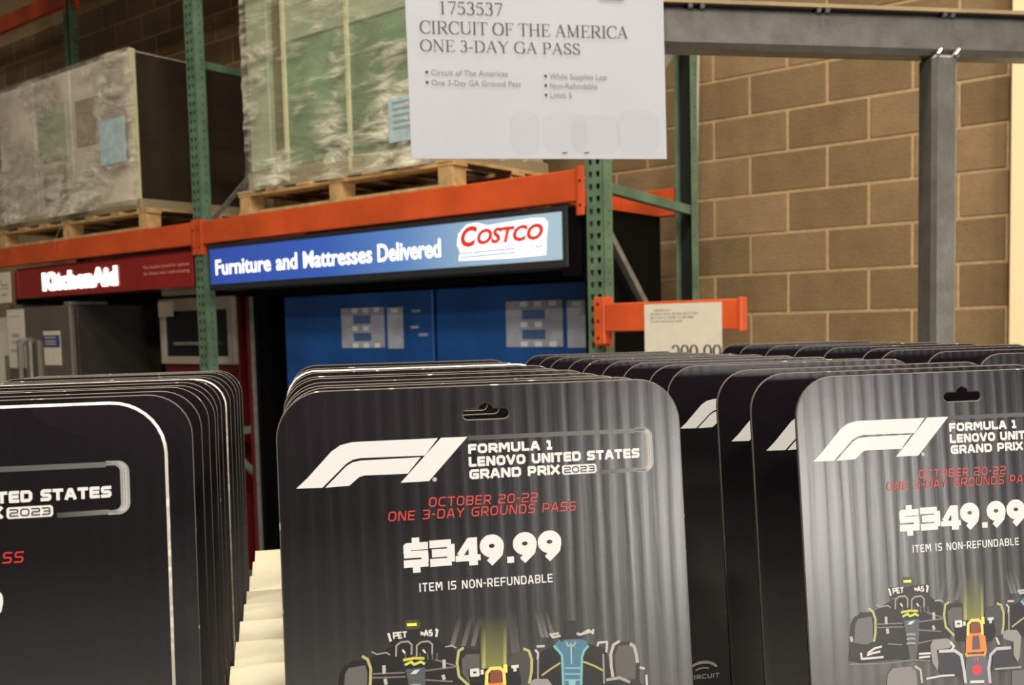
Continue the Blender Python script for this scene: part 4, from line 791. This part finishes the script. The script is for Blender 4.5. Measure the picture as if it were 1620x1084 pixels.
def full_print(t):
    W = INK['white']; R = INK['red']
    T = lambda s, u0, u1, v0, h, th, sh=0.0, sl=0.0, gp=.3: sq_text(s, u0/1000, u1/1000, CH-v0/1000, h/1000, th/1000, sh, sl, gp)
    ink_obj('title_print', T('FORMULA 1', 90.4, 132.4, 28.5, 4.7, 1.35, 0, 0, .12)+T('LENOVO UNITED STATES', 90.4, 177.4, 34.7, 4.8, 1.35, 0, 0, .12)+T('GRAND PRIX', 90.4, 135.6, 40.7, 4.8, 1.35, 0, 0, .12), W, t, .00006)
    pl = [(136.9, 42.0), (137.6, 41.2), (153.8, 41.2), (154.6, 42.0), (154.6, 45.0), (153.8, 45.9), (137.6, 45.9), (136.9, 45.0)]
    me('year_plate', [(mm(p)[0], -.00006, mm(p)[1]) for p in pl], [tuple(range(8))], M['ink'], t, [W])
    ink_obj('year_print', T('2023', 138.0, 153.6, 42.0, 3.1, .55, 0, 0, .22), (.03, .03, .03, 1), t, .00012)
    # ring drawn round the title: bands that brighten towards the rounded end
    V, Fc, Cc = [], [], []
    def band(pts, wd, c0, c1):
        s = [0]
        for a, b_ in zip(pts, pts[1:]): s.append(s[-1]+math.dist(a, b_))
        for i in range(len(pts)-1):
            a, b_ = pts[i], pts[i+1]
            na = []
            for q in (i, i+1):
                p0, p1 = pts[max(0, q-1)], pts[min(len(pts)-1, q+1)]; l = math.dist(p0, p1); na.append((-(p1[1]-p0[1])/l, (p1[0]-p0[0])/l))
            n = len(V)
            for (p, nn, sg_) in ((a, na[0], -1), (b_, na[1], -1), (b_, na[1], 1), (a, na[0], 1)):
                x, z = mm((p[0]+nn[0]*wd/2*sg_, p[1]+nn[1]*wd/2*sg_)); V.append((x, -.00005, z))
            Fc.append((n, n+1, n+2, n+3)); ca, cb_ = c0+(c1-c0)*s[i]/s[-1], c0+(c1-c0)*s[i+1]/s[-1]
            Cc.append([(ca, ca, ca, 1), (cb_, cb_, cb_, 1), (cb_, cb_, cb_, 1), (ca, ca, ca, 1)])
    band([(90.6, 25.6), (120, 25.7), (150, 25.8), (175.5, 25.9)], 2.2, .045, .12)
    band([(156, 45.6), (166, 45.5), (176, 45.4)], 2.0, .05, .16)
    for q, (off, c) in enumerate(((0, .34), (.95, .46), (1.9, .40), (2.8, .30))):
        rr = 4.2-off*.35; x1 = 184.2-off; P_ = [(175.5, 24.9+off*.35)]+[(x1-rr+rr*math.sin(a), 24.9+off*.35+rr-rr*math.cos(a)) for a in [PI/2*k/6 for k in range(1, 7)]]+[(x1-rr+rr*math.cos(a), 46.2-off*.35-rr+rr*math.sin(a)) for a in [PI/2*k/6 for k in range(0, 7)]]+[(175.8, 46.2-off*.35)]
        band(P_, .82 if q else .9, c*.8, c)
    me('ring_print', V, Fc, M['ink'], t, Cc)
    ink_obj('date_print', T('OCTOBER 20-22', 70.0, 124.2, 53.0, 4.5, .62, .12, -.014)+T('ONE 3-DAY GROUNDS PASS', 50.3, 143.2, 58.6, 4.5, .62, .12, -.006), R, t, .00006)
    ink_obj('note_print', T('ITEM IS NON-REFUNDABLE', 63.9, 129.4, 93.3, 4.1, .62, 0, -.006), W, t, .00006)
    # price in heavy rounded figures
    P_, S = [], []
    def fig(x, wd, h, segs): 
        for pts, w_ in segs: P_.append(([((x+u*wd)/1000, CH-(87.0-v_*h)/1000) for u, v_ in pts], [q/1000 for q in w_] if isinstance(w_, list) else w_/1000))
    def nine(x): fig(x, 1, 1, [([(6.3+3.75*math.cos(a), 8.9+3.3*math.sin(a)) for a in [2*PI*k/16 for k in range(17)]], 4.5), ([(10.1, 8.4), (9.4, 5.2), (4.9, .7)], [4.4, 4.4, 3.6])])
    fig(56.2, 1, 1, [([(12.6, 11.3), (2.6, 11.3), (2.6, 8.0)], 3.5), ([(1.0, 7.5), (12.6, 7.5)], 3.3), ([(11.0, 7.6), (11.0, 3.6)], 3.5), ([(12.6, 3.2), (.8, 3.2)], 3.6), ([(6.8, 15.4), (6.8, 13)], 3.6), ([(6.8, 1.5), (6.8, -1.2)], 3.6)])
    fig(69.6, 1, 1, [([(0, 11.7), (10.4, 11.7)], 3.6), ([(10.2, 11.2), (10.2, 2.8)], 3.8), ([(1.0, 7.3), (10.4, 7.3)], 3.8), ([(0, 2.9), (10.4, 2.9)], 3.7)])
    fig(82.0, 1, 1, [([(7.4, 12.6), (2.0, 5.2)], 3.2), ([(0, 3.9), (12.2, 3.9)], 2.9), ([(8.6, 13.6), (8.6, .3)], 4.3)])
    nine(93.6); fig(107.2, 1, 1, [([(0, 1.6), (3.4, 1.6)], 3.0)]); nine(110.0); nine(122.5)
    ink_obj('price_print', P_, W, t, .00006)
    # small race cars printed across the lower half
    V, Fc, Cc = [], [], []
    for i, (k, col, a, w_, pts) in enumerate(ART):
        lf = .00006+i*.000002
        if k == 'L':
            v_, f_ = stroke_mesh([([mm(p) for p in pts], w_/1000)], lf); n = len(V); V += v_; Fc += [tuple(j+n for j in q) for q in f_]; Cc += [(*col, a)]*len(f_)
        else:
            n = len(V); V += [(mm(p)[0], -lf, mm(p)[1]) for p in pts]; Fc.append(tuple(range(n, n+len(pts))))
            Cc.append([(*col, 0), (*col, 0), (*col, a), (*col, a)] if k == 'S' else (*col, a))
    me('car_print', V, Fc, M['ink'], t, Cc)
protos = {}
ORD = ['front', 'second', 'third', 'fourth', 'fifth', 'sixth', 'seventh', 'eighth', 'ninth', 'tenth', 'eleventh', 'twelfth', 'thirteenth', 'fourteenth', 'fifteenth']
def card(L, D, zt, label, group, kind='plain', yaw=0.0, bright=False):
    zb = -.3095; s = (zt-zb)/(CH*math.cos(LEAN)); d0 = D-CH*s*math.sin(LEAN)
    t = thing('hang_card', CD(L, d0, zb), CZ+yaw, label, 'ticket card', group, rx=-LEAN); t.scale = (1, 1, s)
    key = (kind, bright)
    if key in protos:
        for ch in protos[key]:
            c = ch.copy(); C.objects.link(c); c.parent = t
    else:
        board(t, .0011 if bright else .00055, M['edge_bright'] if bright else M['edge'])
        if kind in ('logo', 'full'): logo_mesh(t); venue_mark(t)
        if kind == 'full': full_print(t)
        protos[key] = list(t.children) if not isinstance(t.children, tuple) else [o for o in bpy.data.objects if o.parent == t]
    return t
random.seed(11)
D1 = [.434, .541, .587, .632, .664, .700, .738, .774, .812, .849, .890, .930, .962]
for i, D in enumerate(D1):
    fr_ = (D-.434)/.53
    card(-.2581-(random.uniform(0, .002) if i else 0), D, -.0285-(.0035 if i else 0)-.0055*fr_+random.uniform(-.0006, .0006), ('front black ticket card of the left stack, cut by the picture edge' if i == 0 else '%s card from the front of the left stack' % ORD[i]) if i < len(D1)-1 else 'rearmost card of the left stack', 'ticket cards in the left stack', 'full' if i == 0 else 'plain', random.uniform(-.006, .006) if i else 0, i in (0, 7))
M['foot'] = mat('red_brown_insert', (.075, .022, .014), .6, vary=(40, .3)); M['foot_grey'] = mat('grey_insert_tab', (.22, .19, .16), .7)
for o in [q for q in C.objects if q.get('group') == 'ticket cards in the left stack']:
    if 'front black' in o['label'] or 'second' in o['label']: continue
    v, f = box(.150, .004, .0, .1985, .024, .085, .001); me('insert_box', v, f, M['foot'], o)
    v, f = box(.175, .004, .086, .1985, .018, .101, .001); me('insert_tab', v, f, M['foot_grey'], o)
D2 = [.470, .503, .533, .566, .605, .650, .700, .752, .81, .87]
for i, D in enumerate(D2):
    fr_ = (D-.47)/.4
    card(-.0145+(random.uniform(0, .0015) if i else 0), D, -.0300-.0025*fr_+random.uniform(-.0005, .0005), ('front black ticket card of the centre stack, priced $349.99' if i == 0 else '%s card from the front of the centre stack' % ORD[i]) if i < len(D2)-1 else 'rearmost card of the centre stack', 'ticket cards in the centre stack', 'full' if i == 0 else 'plain', random.uniform(-.008, .008) if i else 0, i == 7)
D3 = [.475, .527, .575, .661, .706, .766, .827, .885, .942, 1.010, 1.065, 1.130]
for i, D in enumerate(D3):
    fr_ = (D-.475)/.65
    card(.2525+(random.uniform(-.001, .001) if i else 0), D, -.0318-.0065*fr_+random.uniform(-.0005, .0005), ('front glossy ticket card of the right stack, cut by the picture edge' if i == 0 else '%s card from the front of the right stack' % ORD[i]) if i < len(D3)-1 else 'rearmost card of the right stack', 'ticket cards in the right stack', 'full' if i == 0 else ('logo' if i < 4 else 'plain'), random.uniform(-.006, .006) if i else 0)
D4 = [.699, .768, .840, .872, .942, 1.004, 1.075, 1.142, 1.20]
for i, D in enumerate(D4):
    card(.5316+random.uniform(-.001, .001), D, -.034+random.uniform(-.0006, .0006), '%s card from the front of the far right stack behind' % ORD[i] if i < len(D4)-1 else 'rearmost card of the far right stack behind', 'ticket cards in the far right stack', 'full' if i == 0 else ('logo' if i < 3 else 'plain'), random.uniform(-.006, .006))
CT = [.565, .622, .684, .738, .786, .840, .880, .932, .987]
for i, D in enumerate(CT):
    nxt = CT[i+1] if i+1 < len(CT) else D+.05
    t = thing('cream_carton', CD(-.0575, D, -.3104), CZ, 'cream carton strip between left and centre stacks, ' + (ORD[i] + ' from the front' if i < len(CT)-1 else 'rearmost'), 'carton', 'cream cartons between the card stacks')
    h = .3104-.229+random.uniform(-.001, .001); dd = nxt-D-.002
    v, f = join(box(0, 0, 0, .0415, dd*.92, h-.026, .001)); me('carton_body', v, f, M['carton'], t)
    v = [(0, -.000, h-.024), (.0415, -.0, h-.024), (.0415, dd, h-.0035), (0, dd, h-.0035), (0, 0, h-.021), (.0415, 0, h-.021), (.0415, dd, h+.000), (0, dd, h+.000)]
    v = [(x, y, z) for x, y, z in v]; f = [(0, 3, 2, 1), (4, 5, 6, 7), (0, 1, 5, 4), (2, 3, 7, 6), (1, 2, 6, 5), (0, 4, 7, 3)]; me('carton_flap', v, f, M['carton'], t)
